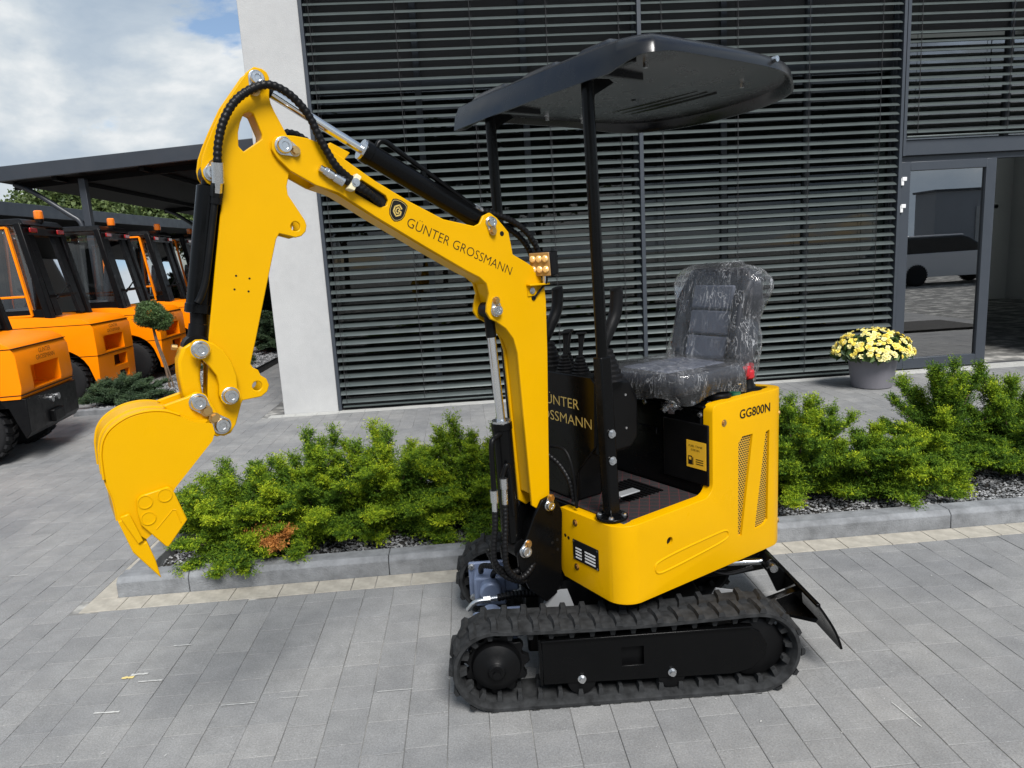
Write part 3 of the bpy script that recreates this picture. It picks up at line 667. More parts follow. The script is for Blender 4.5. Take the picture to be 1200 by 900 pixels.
# topiary standard
tp = empty('topiary_tree', (-4.42, 10.6, .02), 0, 'small ball-headed topiary pine on a bare stem in the gravel', 'tree')
mb = MB(); mb.tube(spline([(0, 0, 0), (-.03, 0, .35), (-.1, 0, .7), (-.12, 0, .98)], 6), .018, 8); mb.tube(spline([(.05, .02, 0), (.0, 0, .35), (-.08, 0, .7), (-.11, 0, .9)], 6), .012, 8); build(mb, 'trunk', 'bark', tp, smooth=True)
def ball_sprigs(c, rad, n, per, nl, nw, squash=.8, L=(.04, .08), seed=0, lumps=0):
    r = np.random.default_rng(seed); d = r.normal(size=(n, 3)); d /= np.linalg.norm(d, axis=1)[:, None]
    if lumps:
        lc = r.normal(size=(lumps, 3)); lc /= np.linalg.norm(lc, axis=1)[:, None]
        k = np.clip((d@lc.T).max(1), 0, 1); rr = .72+.45*(k-.75)/.25; rr = np.clip(rr, .5, 1.15)
    else: rr = np.ones(n)
    p = np.array(c)+d*rad*(rr*r.uniform(.7, 1., n)**.5)[:, None]*np.array((1, 1, squash))
    return sprig_mesh('crown', p, d, r.uniform(*L, n), r.uniform(.1, .8, n), per=per, nl=nl, nw=nw, flat=0)
link('crown', ball_sprigs((-.12, 0, 1.07), .21, 1500, 12, .05, .01, .78, seed=5, lumps=13), 'pine_needles', tp)
# background trees
def tree(name, loc, h, rad, label, group, seed, n=2600, leaf=.28, trunk=.16):
    r = np.random.default_rng(seed); root = empty(name, loc, 0, label, 'tree', group); wood = MB(); c = []
    wood.tube([(0, 0, 0), (.1, .05, h*.3), (0, .1, h*.62)], [trunk, trunk*.8, trunk*.4], 8)
    for k in range(16):
        az = r.uniform(0, 6.28); el = r.uniform(.15, 1.4); q = r.uniform(.55, 1.)
        e = np.array((math.cos(az)*math.cos(el)*rad*q, math.sin(az)*math.cos(el)*rad*q, h*.5+math.sin(el)*h*.45*q)); c.append(e)
        wood.tube([(0, .05, h*r.uniform(.28, .55)), tuple(e*.6+np.array((0, 0, h*.2))), tuple(e)], [trunk*.4, trunk*.25, .02], 6)
    build(wood, 'trunk', 'bark', root, smooth=True)
    c = np.array(c); p = c[r.integers(0, len(c), n)]+r.normal(size=(n, 3))*rad*.22
    d = r.normal(size=(n, 3)); d /= np.linalg.norm(d, axis=1)[:, None]
    link('crown', sprig_mesh('crown', p, d, r.uniform(.3, .7, n), r.uniform(.0, .8, n), per=7, nl=leaf, nw=leaf*.55, flat=0), 'tree_leaves', root)
tl = [(-22, 41, 7.0, 2.4, 'leafy tree farthest left above the second carport roof'), (-19.3, 43, 7.4, 2.3, 'leafy tree above the second carport left of the pole'), (-16.6, 40, 6.6, 2.2, 'leafy tree right of the carport post in the distance'),
      (-14.3, 42, 6.4, 2.2, 'leafy tree far behind the second carport post'), (-11.8, 41, 6.0, 2.2, 'leafy tree in the distance next to the excavator arm')]
for k, (x, y, h, r_, lb) in enumerate(tl): tree('leafy_tree', (x, y, 0), h, r_, lb, 'trees behind the carports', 30+k)
for k, x in enumerate((-12, -6.5, -1, 4.5)): tree('leafy_tree', (x, -26+k % 2*2, 0), 8.5, 3.2, ('broad tree mirrored leftmost in the dark windows', 'broad tree mirrored second from left in the windows', 'broad tree mirrored near the middle of the windows', 'broad tree mirrored nearest the glass door')[k], 'trees mirrored in the windows', 50+k, n=1800, leaf=.4)
for k, x in enumerate((-3.1, -4.9, -5.9)): yew('hedge_conifer', (x, 17.6, 0), .9, .7, 1.9, ('dark hedge conifer right beside the plaster pillar', 'dark hedge conifer behind the excavator arm', 'dark hedge conifer behind the last forklift')[k], seed=60+k, needles='juniper_needles', nb=60, nl=.08, nw=.02, tl=(.12, .25), longshoots=0, group='hedge conifers', cat='conifer')
# flower pot
fp = empty('flower_pot', (4.52, 7.5, 0), 0, 'grey round pot filled with pale yellow begonias by the door', 'flower pot')
mb = MB(); mb.lathe([(.19, 0), (.205, .01), (.235, .17), (.25, .33), (.252, .345), (.238, .345), (.225, .30)], (0, 0, 0), (0, 0, 1), 40); build(mb, 'pot', 'pot', fp, smooth=True)
mb = MB(); mb.lathe([(.2, .295), (.228, .3)], (0, 0, 0), (0, 0, 1), 24); build(mb, 'soil', 'soil', fp)
def leaf_disc(n, seed, c, rad, size, name, m, up=.5, jit=.25, petals=0):
    r = np.random.default_rng(seed); d = r.normal(size=(n, 3)); d[:, 2] = np.abs(d[:, 2])*up-.05; d /= np.linalg.norm(d, axis=1)[:, None]
    p = np.array(c)+d*np.array(rad)*(r.uniform(.75, 1.04, n))[:, None]; mb = MB(); tone = []
    for i in range(n):
        q = Vector(d[i])+Vector(r.normal(size=3)*jit); q.normalize(); a = q.orthogonal().normalized(); a.rotate(Matrix.Rotation(r.uniform(0, 6.28), 3, q)); b = q.cross(a); s = size*r.uniform(.7, 1.2); P = Vector(p[i])
        if petals:
            for k in range(petals):
                th = 6.283*k/petals+r.uniform(-.2, .2); e = a*math.cos(th)+b*math.sin(th); g = a*math.cos(th+1.57)+b*math.sin(th+1.57); lift = q*s*r.uniform(.1, .55); w = s*.42
                mb.add([P, P+e*s*.55+g*w+lift*.6, P+e*s+lift, P+e*s*.55-g*w+lift*.6], [(0, 1, 2, 3)])
        else: mb.add([P-a*s, P+b*s*.55+q*s*.1, P+a*s-q*s*.15, P-b*s*.55+q*s*.1], [(0, 1, 2, 3)]); tone += [r.random()]*4
    me = mb.mesh(name, recalc=False)
    if tone: at = me.attributes.new('tone', 'FLOAT', 'POINT'); at.data.foreach_set('value', tone)
    return link(name, me, m, fp)
leaf_disc(900, 1, (0, 0, .36), (.40, .36, .24), .055, 'leaves', 'flower_leaves', jit=.5, up=.9)
leaf_disc(500, 4, (0, 0, .36), (.30, .28, .18), .055, 'leaves', 'flower_leaves', jit=.5, up=.9)
blm = []
for k in range(4):
    mb = MB(); r = random.Random(k)
    for ring, (rr, lift, n_) in enumerate(((1., .25, 6), (.62, .55, 5), (.3, .8, 3))):
        for q in range(n_):
            th = 6.283*(q+.4*ring)/n_+r.uniform(-.2, .2); e = Vector((math.cos(th), math.sin(th), 0)); g = Vector((-math.sin(th), math.cos(th), 0)); w = rr*.5
            mb.add([(0, 0, .1), e*rr*.55+g*w+Vector((0, 0, lift*.6)), e*rr+Vector((0, 0, lift*r.uniform(.6, 1.1))), e*rr*.55-g*w+Vector((0, 0, lift*.6))], [(0, 1, 2, 3)])
    me = mb.mesh('blossom', recalc=False); me.materials.append(M['petal' if k % 2 else 'petal_cream']); blm.append(me)
for k in range(230):
    d = rng.normal(size=3); d[2] = abs(d[2])*.9-.05; d /= np.linalg.norm(d)
    if d[1] > .55: d[1] *= -1
    o = bpy.data.objects.new('blossom', blm[k % 4]); COL.objects.link(o); o.parent = fp
    o.location = (d[0]*.42, d[1]*.37, .38+d[2]*.27); q = Vector((d[0], d[1], d[2]+.3))+Vector(rng.normal(size=3)*.25)
    o.rotation_euler = q.to_track_quat('Z', 'Y').to_euler(); sc = rng.uniform(.022, .038); o.scale = (sc, sc, sc)
# ================================================================== FORKLIFTS
def arc(cx, cz, r, a0, a1, n=10): return [(cx+r*math.cos(R(a0+(a1-a0)*k/n)), cz+r*math.sin(R(a0+(a1-a0)*k/n))) for k in range(n+1)]
def wheel(parent, x, y, z, r, w, side, name='wheel'):
    mb = MB(); pr = [(r*.62, -w/2), (r*.9, -w/2), (r*.97, -w*.42), (r, -w*.3), (r, w*.3), (r*.97, w*.42), (r*.9, w/2), (r*.62, w/2)]
    mb.lathe(pr, (x, y, z), (0, 1, 0), 36)
    for k in range(26):
        a = 2*math.pi*k/26; c = Vector((x+math.cos(a)*r, y, z+math.sin(a)*r)); d = Vector((math.cos(a), 0, math.sin(a))); tn = Vector((-math.sin(a), 0, math.cos(a)))
        for sg in (-1, 1):
            q = c+Vector((0, sg*w*.27, 0)); vs = []
            for e in (-1, 1):
                for yy in (-.2, .2):
                    for h in (-.01, .012): vs.append(q+tn*(e*r*.06+yy*sg*.05)+Vector((0, yy*w, 0))+d*h)
            mb.add(vs, [(0, 1, 3, 2), (4, 6, 7, 5), (0, 4, 5, 1), (2, 3, 7, 6), (1, 5, 7, 3), (0, 2, 6, 4)])
    o = build(mb, name, 'tyre', parent, smooth=True)
    rm = MB(); s = side
    rm.lathe([(r*.63, 0), (r*.63, s*w*.47), (r*.57, s*w*.49), (r*.5, s*w*.25), (r*.3, s*w*.2), (r*.26, s*w*.4), (r*.12, s*w*.45), (r*.02, s*w*.45)], (x, y, z), (0, 1, 0), 28)
    build(rm, 'rim', 'cab_black', o, smooth=True)
    nb = MB()
    for k in range(8):
        a = 2*math.pi*k/8; nb.cyl((x+math.cos(a)*r*.4, y+s*w*.2, z+math.sin(a)*r*.4), (x+math.cos(a)*r*.4, y+s*w*.27, z+math.sin(a)*r*.4), r*.035, 6)
    build(nb, 'wheel_nuts', 'zinc', o)
def forklift(loc, rz, label, skirt, door, detail=True):
    root = empty('forklift', loc, rz, label, 'forklift', 'orange forklifts parked in a row')
    wx, wz, wr = -.5, .33, .33
    body = [(-2.35, .42), (-1.5, .42), (-1.25, .36)]+[(-.93, .36)]+arc(wx, wz+.02, .42, 172, 10, 12)+[(-.05, .30), (-.045, .22), (.0, .2), (.02, .72), (.012, 1.02), (-.03, 1.11), (-.12, 1.16), (-.7, 1.22), (-1.5, 1.24), (-1.55, .78), (-2.35, .74)]
    lo = .62
    if skirt: body = [(x, max(z, lo) if x > -1.2 else z) for x, z in body]
    mb = MB(); mb.prism(body, -.6, .6)
    o = build(mb, 'counterweight', 'orange', root, bevel=.075, seg=4)
    cut = MB(); cut.box(-.22, .2, -.34, .30, .68, .90)
    if not skirt: cut.box(-.1, .2, -.1, .34, .44, .60); cut.box(-.1, .2, .05, .36, .26, .36)
    o.modifiers.clear(); 
    bv = o.modifiers.new('bevel', 'BEVEL'); bv.width = .075; bv.segments = 4; bv.limit_method = 'ANGLE'; bv.angle_limit = R(50)
    bpy.context.view_layer.update(); me = bpy.data.meshes.new_from_object(o.evaluated_get(bpy.context.evaluated_depsgraph_get())); o.modifiers.clear(); o.data = me
    boolean(o, cut); b2 = o.modifiers.new('edge', 'BEVEL'); b2.width = .012; b2.segments = 2; b2.limit_method = 'ANGLE'; b2.angle_limit = R(60)
    mb = MB(); mb.box(-.225, -.20, -.33, .0, .69, .89); build(mb, 'radiator_grille', 'cab_black', root)
    for k in range(7): 
        mb = MB(); mb.box(-.2, -.185, -.32, -.01, .705+k*.028, .715+k*.028); build(mb, 'grille_bar', 'steel_grey', root)
    if skirt:
        sk = [(-1.3, .62), (-1.3, .4), (-.93, .4)]+arc(wx, wz+.02, .42, 172, 10, 10)+[(-.02, .24), (.03, .3), (.035, .62)]
        mb = MB(); mb.prism(sk, -.585, .585); build(mb, 'rear_skirt', 'cab_black', root, bevel=.05, seg=3)
        mb = MB(); mb.box(.0, .07, -.12, .12, .30, .42); build(mb, 'tow_coupling', 'satin_black', root, bevel=.01)
        for y in (-.07, .07):
            mb = MB(); mb.cyl((.03, y, .53), (.055, y, .53), .035, 16); build(mb, 'reflector', 'zinc', root)
    else:
        mb = MB(); mb.box(-.12, -.098, .0, .33, .45, .59); build(mb, 'rear_slot', 'cab_black', root)
    for sy in (-1, 1):
        wheel(root, wx, sy*.49, wz, wr, .22, sy); wheel(root, -2.0, sy*.52, .37, .37, .24, sy)
    for z_ in (.655, 1.085):
        mb = MB(); mb.box(-1.3, .0235 if z_ < 1 else .0, -.603, .603, z_-.004, z_+.004); build(mb, 'panel_gap', 'cab_black', root)
    # cab: pillars, roof, glazing
    zt = 2.46
    def C(x, y, z): return (x, y, z)
    for sy in (-1, 1):
        mb = MB(); mb.bar(C(-.52, sy*.54, 1.18), C(-.74, sy*.50, zt), .09, .12, (0, 1, 0)); build(mb, 'cab_pillar', 'cab_black', root, bevel=.012)
        mb = MB(); mb.bar(C(-1.62, sy*.54, .8), C(-1.55, sy*.50, zt), .08, .1, (0, 1, 0)); build(mb, 'cab_pillar', 'cab_black', root, bevel=.012)
        mb = MB(); mb.bar(C(-.56, sy*.54, 1.27), C(-1.62, sy*.54, 1.27), .07, .1); build(mb, 'cab_sill', 'cab_black', root)
        g = MB(); g.add([(-.60, sy*.55, 1.3), (-1.6, sy*.55, 1.3), (-1.56, sy*.515, zt-.05), (-.78, sy*.515, zt-.05)], [(0, 1, 2, 3)]); build(g, 'side_pane', 'cab_glass', root)
        mb = MB(); mb.bar(C(-.53, sy*.34, 1.22), C(-.75, sy*.33, zt-.02), .06, .16, (0, 1, 0)); build(mb, 'cab_corner_panel', 'cab_black', root)
        mb = MB(); mb.box(-.655, -.63, sy*.36-.09, sy*.36+.09, zt-.12, zt-.06); build(mb, 'tail_lamp', 'red_lens', root, bevel=.008)
        if door:
            d = MB(); yy = sy*.572
            for a, b in (((-.72, 1.24), (-.86, zt-.06)), ((-.86, zt-.06), (-1.5, zt-.06)), ((-.72, 1.24), (-1.58, 1.24)), ((-.77, 1.5), (-1.56, 1.5)), ((-1.58, 1.24), (-1.5, zt-.06))): d.bar((a[0], yy, a[1]), (b[0], yy, b[1]), .03, .055, (0, 1, 0))
            build(d, 'door_frame', 'orange', root, bevel=.006)
    mb = MB(); mb.add([(-.66, -.56, zt-.03), (-1.7, -.56, zt-.03), (-1.7, .56, zt-.03), (-.66, .56, zt-.03), (-.72, -.5, zt+.06), (-1.66, -.5, zt+.06), (-1.66, .5, zt+.06), (-.72, .5, zt+.06)], [(0, 1, 2, 3), (4, 7, 6, 5), (0, 4, 5, 1), (1, 5, 6, 2), (2, 6, 7, 3), (3, 7, 4, 0)])
    build(mb, 'cab_roof', 'cab_black', root, bevel=.02)
    mb = MB(); mb.bar((-.70, -.52, zt-.1), (-.70, .52, zt-.1), .05, .09); build(mb, 'rear_header', 'cab_black', root)
    g = MB(); g.add([(-.53, -.42, 1.25), (-.53, .42, 1.25), (-.73, .4, zt-.12), (-.73, -.4, zt-.12)], [(0, 1, 2, 3)]); build(g, 'rear_pane', 'cab_glass', root)
    mb = MB(); mb.bar((-.56, -.2, 1.45), (-.6, .25, 1.62), .012, .02); mb.bar((-.5, -.3, 1.5), (-.53, .3, 1.5), .02, .03); build(mb, 'rear_wiper', 'satin_black', root)
    mb = MB(); mb.cyl((-.72, 0, zt+.03), (-.72, 0, zt+.08), .05, 16); b = build(mb, 'beacon_base', 'cab_black', root)
    mb = MB(); mb.lathe([(.055, 0), (.06, .02), (.058, .10), (.045, .115), (.0, .118)], (-.72, 0, zt+.08), (0, 0, 1), 18); build(mb, 'beacon', 'amber_beacon', root, smooth=True)
    mb = MB(); mb.box(-1.25, -.85, -.24, .24, 1.2, 1.34); mb.add([(-.85, -.22, 1.3), (-.85, .22, 1.3), (-.76, .2, 1.88), (-.76, -.2, 1.88), (-.95, -.22, 1.3), (-.95, .22, 1.3), (-.86, .2, 1.9), (-.86, -.2, 1.9)], [(0, 1, 2, 3), (7, 6, 5, 4), (0, 4, 5, 1), (1, 5, 6, 2), (2, 6, 7, 3), (3, 7, 4, 0)]); build(mb, 'driver_seat', 'seat_vinyl', root, bevel=.03)
    mb = MB(); mb.lathe([(.165, -.012), (.178, 0), (.165, .012)], (-1.55, 0, 1.5), (.5, 0, 1), 24); mb.tube([(-1.8, 0, 1.0), (-1.55, 0, 1.5)], .025, 8); build(mb, 'steering_column', 'satin_black', root)
    mb = MB(); mb.box(-1.62, -.52, -.52, .52, .8, .86); build(mb, 'cab_floor', 'cab_black', root)
    for sy in (-1, 1):
        mb = MB(); mb.box(-2.55, -2.38, sy*.42-.05, sy*.42+.05, .05, 2.15); build(mb, 'mast_channel', 'cab_black', root)
        mb = MB(); mb.box(-2.64, -2.59, sy*.28-.06, sy*.28+.06, .05, .6); mb.box(-3.7, -2.59, sy*.28-.06, sy*.28+.06, .04, .085); build(mb, 'fork', 'cab_black', root, bevel=.005)
    mb = MB(); mb.box(-2.6, -2.555, -.5, .5, .25, .35); mb.box(-2.6, -2.555, -.5, .5, .6, .7); build(mb, 'fork_carriage', 'cab_black', root)
    for j, (s, w) in enumerate((('GÜNTER', .27), ('GROSSMANN', .42))):
        text(s, 'lettering', 'decal_black', root, 0, (.0245, -w/2, 1.0-(.062 if j else 0)), (0, 1, 0), (-.03, 0, 1), w, .045, font_offset=-.004)
    return root
forklift((-4.22, 7.28, 0), R(8), 'orange forklift cut off by the left edge with black rear skirt', True, True)
forklift((-5.05, 10.45, 0), R(3), 'orange forklift with its beacon under the left end of the carport', False, True)
forklift((-4.98, 12.35, 0), R(3), 'orange forklift whose rear wheel shows behind the topiary tree', False, False)
forklift((-5.0, 14.2, 0), R(3), 'orange forklift partly hidden behind the topiary ball', False, True)
forklift((-5.1, 16.1, 0), R(3), 'farthest orange forklift mostly hidden by the excavator arm cylinder', False, True)
# parked car behind the camera, seen mirrored in the door pane
car = empty('parked_car', (16, -6.2, 0), R(4), 'dark parked car mirrored in the glass entrance door', 'car')
pr = [(-2.2, .3), (-1.85, .28), (-1.5, .28), (1.2, .28), (1.9, .28), (2.25, .4), (2.25, .75), (2.1, .92), (1.2, 1.0), (.6, 1.05), (-2.0, 1.02), (-2.25, .8)]
mb = MB(); mb.prism(pr, -.88, .88); build(mb, 'body', 'car_paint', car, bevel=.1, seg=3)
mb = MB(); mb.prism([(1.15, .98), (.35, 1.5), (.1, 1.56), (-1.5, 1.54), (-1.75, 1.48), (-2.1, .98)], -.78, .78); build(mb, 'cabin', 'car_glass', car, bevel=.06, seg=3)
mb = MB(); mb.box(-1.6, .2, -.72, .72, 1.54, 1.6); build(mb, 'roof', 'car_paint', car, bevel=.025)
for sx in (-1.35, 1.4):
    for sy in (-1, 1): wheel(car, sx, sy*.8, .34, .34, .2, sy)
# ================================================================== EXCAVATOR
# machine coordinates of the upper structure: u forward, v to the operator's left, z up (metres)
ARM = [(1.2568, 2.2247), (1.2349, 2.2211), (1.2229, 2.2132), (1.2173, 2.2), (1.2195, 2.1701), (1.2231, 2.1492), (1.2207, 2.1287), (1.2134, 2.1083), (1.1998, 2.0788), (1.184, 2.0443), (1.1736, 2.0043), (1.1842, 1.9537), (1.2012, 1.9005), (1.2004, 1.8763), (1.1793, 1.8396), (1.1578, 1.8023), (1.1543, 1.7873), (1.1588, 1.77), (1.1731, 1.7567), (1.1915, 1.7525), (1.2136, 1.7591), (1.2378, 1.7657), (1.2485, 1.7504), (1.2957, 1.6051), (1.342, 1.4597), (1.3642, 1.3952), (1.3583, 1.3835), (1.3446, 1.3748), (1.3392, 1.358), (1.3233, 1.3454), (1.3181, 1.3253), (1.3253, 1.307), (1.3442, 1.2945), (1.3983, 1.2916), (1.4034, 1.2827), (1.4255, 1.2247), (1.4426, 1.202), (1.4623, 1.196), (1.487, 1.2043), (1.4975, 1.2315), (1.4908, 1.3276), (1.4684, 1.4836), (1.4246, 1.6904), (1.3807, 1.8899), (1.3872, 1.9013), (1.4032, 1.8989), (1.4199, 1.9079), (1.4297, 1.9259), (1.4309, 1.9461), (1.4232, 1.9777), (1.408, 2.0118), (1.3864, 2.053), (1.3494, 2.1183), (1.3093, 2.1697), (1.2796, 2.208)]
ARM_HOLE = [(1.2857, 2.1038), (1.2998, 2.0961), (1.3118, 2.0727), (1.3209, 2.0449), (1.3242, 2.0082), (1.312, 1.9937), (1.2572, 2.0305), (1.2556, 2.0441), (1.2729, 2.0977)]
ARM_PINS = [(1.2545, 2.1923), (1.403, 1.9348), (1.1885, 1.7849), (1.3527, 1.3279), (1.4358, 1.3153), (1.4659, 1.2312)]
BOOM = [(1.2003, 2.0419), (1.1676, 2.041), (1.1304, 2.0362), (1.089, 2.0228), (1.0563, 2.002), (1.0161, 1.976), (0.9274, 1.9169), (0.8156, 1.8544), (0.6955, 1.796), (0.578, 1.7712), (0.5568, 1.7793), (0.5411, 1.8048), (0.5124, 1.8159), (0.4855, 1.7982), (0.4387, 1.7473), (0.4306, 1.7055), (0.4257, 1.6695), (0.3643, 1.6363), (0.3126, 1.6028), (0.2922, 1.5516), (0.2877, 1.4946), (0.2918, 1.3095), (0.3, 1.1139), (0.3154, 0.7436), (0.3342, 0.7065), (0.3678, 0.6942), (0.3998, 0.7205), (0.4164, 1.0873), (0.4279, 1.3163), (0.4433, 1.3692), (0.473, 1.4086), (0.5123, 1.437), (0.5356, 1.4483), (0.5501, 1.4738), (0.5461, 1.5004), (0.5341, 1.5383), (0.5441, 1.5747), (0.5705, 1.597), (0.6169, 1.6202), (0.7669, 1.7067), (0.938, 1.8081), (1.0502, 1.8805), (1.1193, 1.9024), (1.191, 1.9427), (1.2239, 1.9775), (1.237, 2.0006), (1.2346, 2.0217), (1.222, 2.0362)]
CORE = [(1.0523, 1.9898), (1.0169, 1.9685), (0.9279, 1.9118), (0.8161, 1.8491), (0.696, 1.7905), (0.5784, 1.7654), (0.494, 1.778), (0.454, 1.736), (0.4424, 1.6941), (0.4334, 1.6638), (0.3722, 1.6306), (0.3207, 1.597), (0.3004, 1.5459), (0.2955, 1.4953), (0.2985, 1.3103), (0.306, 1.1149), (0.3226, 0.7626), (0.353, 0.7354), (0.392, 0.7621), (0.4088, 1.086), (0.4204, 1.3154), (0.4363, 1.3612), (0.4661, 1.4017), (0.5147, 1.4887), (0.526, 1.5317), (0.5373, 1.5713), (0.5673, 1.5939), (0.6137, 1.6171), (0.7671, 1.7039), (0.9382, 1.8055), (1.0508, 1.8755), (1.1141, 1.9025)]
SLOT = [(0.9898, 1.9111), (0.9724, 1.9189), (0.8971, 1.873), (0.8898, 1.8573), (0.8971, 1.8416), (0.915, 1.8365), (0.9344, 1.8445), (0.9984, 1.8806)]
BOOM_PINS = [(1.2021, 2.0105), (0.5128, 1.7824), (0.5115, 1.4777), (0.3335, 0.7111), (0.4676, 1.7431), (0.3453, 1.5087)]
EMBLEM = [(0.8608, 1.8254)]
TXT = [(0.8315, 1.7849), (0.4453, 1.6073), (0.4439, 1.6283)]
LOWPIN = [(0.4552, 0.5582)]
BSIDE = [(1.7734, 1.1992), (1.7709, 1.2238), (1.7619, 1.2539), (1.7415, 1.2796), (1.7026, 1.3011), (1.658, 1.3083), (1.6148, 1.3021), (1.5811, 1.2856), (1.5512, 1.266), (1.5002, 1.2503), (1.4966, 1.2244), (1.5061, 1.2024), (1.6172, 1.0891), (1.6447, 1.0414), (1.6776, 0.984), (1.7035, 0.9668), (1.7246, 0.9896), (1.7362, 1.024), (1.763, 1.0335), (1.7647, 1.0929), (1.7739, 1.1394)]
BTOOTH = [(1.763, 1.0335), (1.7343, 1.0427), (1.7122, 0.9594), (1.7036, 0.9619), (1.69, 0.9063), (1.6827, 0.8492), (1.74, 0.9407)]
BCUT = [(1.7121, 1.0826), (1.7016, 1.0926), (1.634, 1.1021), (1.6246, 1.0934), (1.5986, 0.9986), (1.6538, 0.9344), (1.6618, 0.9384), (1.7123, 1.0134), (1.7155, 1.0502)]
BCIRC = [(1.6944, 1.0735), (1.6453, 1.0807), (1.6923, 1.0274)]
BGROOVE = [(1.6779, 0.992), (1.632, 1.0361), (1.6237, 1.0339), (1.6158, 0.995)]
BEAR = [(1.5687, 1.2479), (1.5854, 1.2873), (1.614, 1.3137), (1.554, 1.3279), (1.5238, 1.3401), (1.5005, 1.3292), (1.4844, 1.2947), (1.4729, 1.2579), (1.4493, 1.2412), (1.4581, 1.2075), (1.4866, 1.2028), (1.516, 1.2234)]
BPINS = [(1.5228, 1.3097), (1.5059, 1.2837), (1.4697, 1.2353), (1.4869, 1.2595)]
LINKN = [(1.5184, 1.4765), (1.5065, 1.4835), (1.489, 1.4827), (1.4636, 1.4703), (1.4391, 1.4481), (1.4204, 1.4115), (1.4113, 1.3708), (1.4122, 1.3336), (1.4195, 1.3022), (1.4392, 1.2954), (1.4591, 1.3036), (1.466, 1.322), (1.4616, 1.3484), (1.4659, 1.3785), (1.4808, 1.4048), (1.4961, 1.4261), (1.5161, 1.443), (1.5226, 1.4604)]
LINKB = [(1.5406, 1.4623), (1.5099, 1.478), (1.4858, 1.4558), (1.4916, 1.4273), (1.498, 1.4037), (1.5036, 1.3677), (1.5031, 1.3356), (1.4979, 1.305), (1.5216, 1.2791), (1.5424, 1.2925), (1.555, 1.3338), (1.5579, 1.3876), (1.5546, 1.4305)]
CYL_BK = [(1.3949, 1.9382), (1.4103, 1.8871), (1.4853, 1.5415), (1.4844, 1.5219), (1.4904, 1.4541)]
TUBE_BK = [(1.4005, 1.8765), (1.4084, 1.8489), (1.4517, 1.6637), (1.4723, 1.6059), (1.4863, 1.5833)]
CYL_ARM = [(1.2402, 2.2049), (1.1947, 2.1737), (0.9395, 2.0159), (0.5251, 1.7938), (0.4759, 1.784)]
TUBE_ARM = [(0.9007, 2.0158), (0.8868, 2.0396), (0.8633, 2.0405), (0.8127, 2.0082), (0.5489, 1.837), (0.5152, 1.8192)]
CYL_BOOM = [(0.4763, 1.473), (0.5037, 1.3998), (0.4995, 1.3556), (0.4953, 1.1159), (0.4847, 1.0571), (0.4764, 0.5903), (0.4439, 0.5353)]
HOSE1 = [(1.3961, 1.9243), (1.3942, 1.958), (1.3859, 2.0072), (1.3655, 2.0656), (1.3302, 2.1186), (1.2806, 2.1555), (1.2326, 2.1705), (1.1867, 2.156), (1.1488, 2.1242), (1.1208, 2.0839), (1.103, 2.0374), (1.0817, 1.995), (1.0572, 1.9543), (1.0201, 1.9254), (0.969, 1.8882), (0.9271, 1.8551)]
HOSE2 = [(1.0426, 1.9232), (0.9938, 1.8962), (0.9541, 1.8761), (0.9173, 1.8452)]
HOSEFIT = [(1.1053, 1.9515), (1.046, 1.9157)]
CLAMP = [(0.9996, 1.935), (0.9841, 1.9252), (1.0132, 1.8821), (1.0315, 1.8895)]
HOSE_R = [(0.5273, 1.8235), (0.4611, 1.8081), (0.4005, 1.7864), (0.3429, 1.749), (0.3073, 1.7051), (0.2867, 1.6578)]
HOSE_L1 = [(0.5625, 1.0777), (0.5898, 1.0035), (0.5824, 0.9057), (0.5821, 0.8081), (0.5868, 0.7435), (0.6036, 0.6651), (0.6133, 0.5843), (0.6059, 0.5316)]
HOSE_L2 = [(0.5668, 0.8769), (0.5604, 0.8105), (0.5649, 0.7462), (0.5816, 0.6683), (0.5995, 0.5737), (0.5777, 0.5099), (0.5111, 0.4719), (0.4632, 0.4811)]
TUBE_L = [(0.5485, 1.0177), (0.5862, 1.0028), (0.5883, 0.8747), (0.5889, 0.8163)]
BRK = [(0.3822, 0.7109), (0.3644, 0.7374), (0.3186, 0.7469), (0.2831, 0.7104), (0.2687, 0.6646), (0.2905, 0.3474), (0.3646, 0.3174), (0.4423, 0.3969), (0.4838, 0.4977), (0.4882, 0.5508), (0.4628, 0.5779), (0.4361, 0.622), (0.4042, 0.6822)]
EX = empty('mini_excavator', (.53, 2.80, 0), 0, 'yellow and black mini excavator with canopy on rubber tracks', 'excavator')
UP, LO = R(210), R(-1.7)
def ub(mb, name, m, parent=None, **k): return build(mb, name, m, parent or EX, UP if parent is None else 0, **k)
def lb(mb, name, m, parent=None, **k): return build(mb, name, m, parent or EX, LO if parent is None else 0, **k)
def P(p, v): return Vector((p[0], v, p[1]))
# ---------- undercarriage
def stadium():
    x0, x1, zc0, zc1, r = -.487, .487, .165, .163, .150     # band centre line
    pts = []
    for k in range(25): a = R(90+180*k/24); pts.append((x0+r*math.cos(a), zc0+r*math.sin(a)))
    for k in range(1, 24): pts.append((x0+(x1-x0)*k/24, .014+(.001 if k % 2 else 0)))
    for k in range(25): a = R(270+180*k/24); pts.append((x1+r*math.cos(a), zc1+r*math.sin(a)))
    for k in range(1, 24): f = k/24; pts.append((x1+(x0-x1)*f, .315-(.002)*f-.012*math.sin(f*math.pi)))
    return pts
ST = stadium(); n_ = len(ST)
def st_normal(i):
    a = ST[i-1]; b = ST[(i+1) % n_]; t = Vector((b[0]-a[0], b[1]-a[1])).normalized(); return Vector((-t.y, t.x))*-1 if False else Vector((t.y, -t.x))
cum = [0.]
for i in range(n_): cum.append(cum[-1]+math.dist(ST[i], ST[(i+1) % n_]))
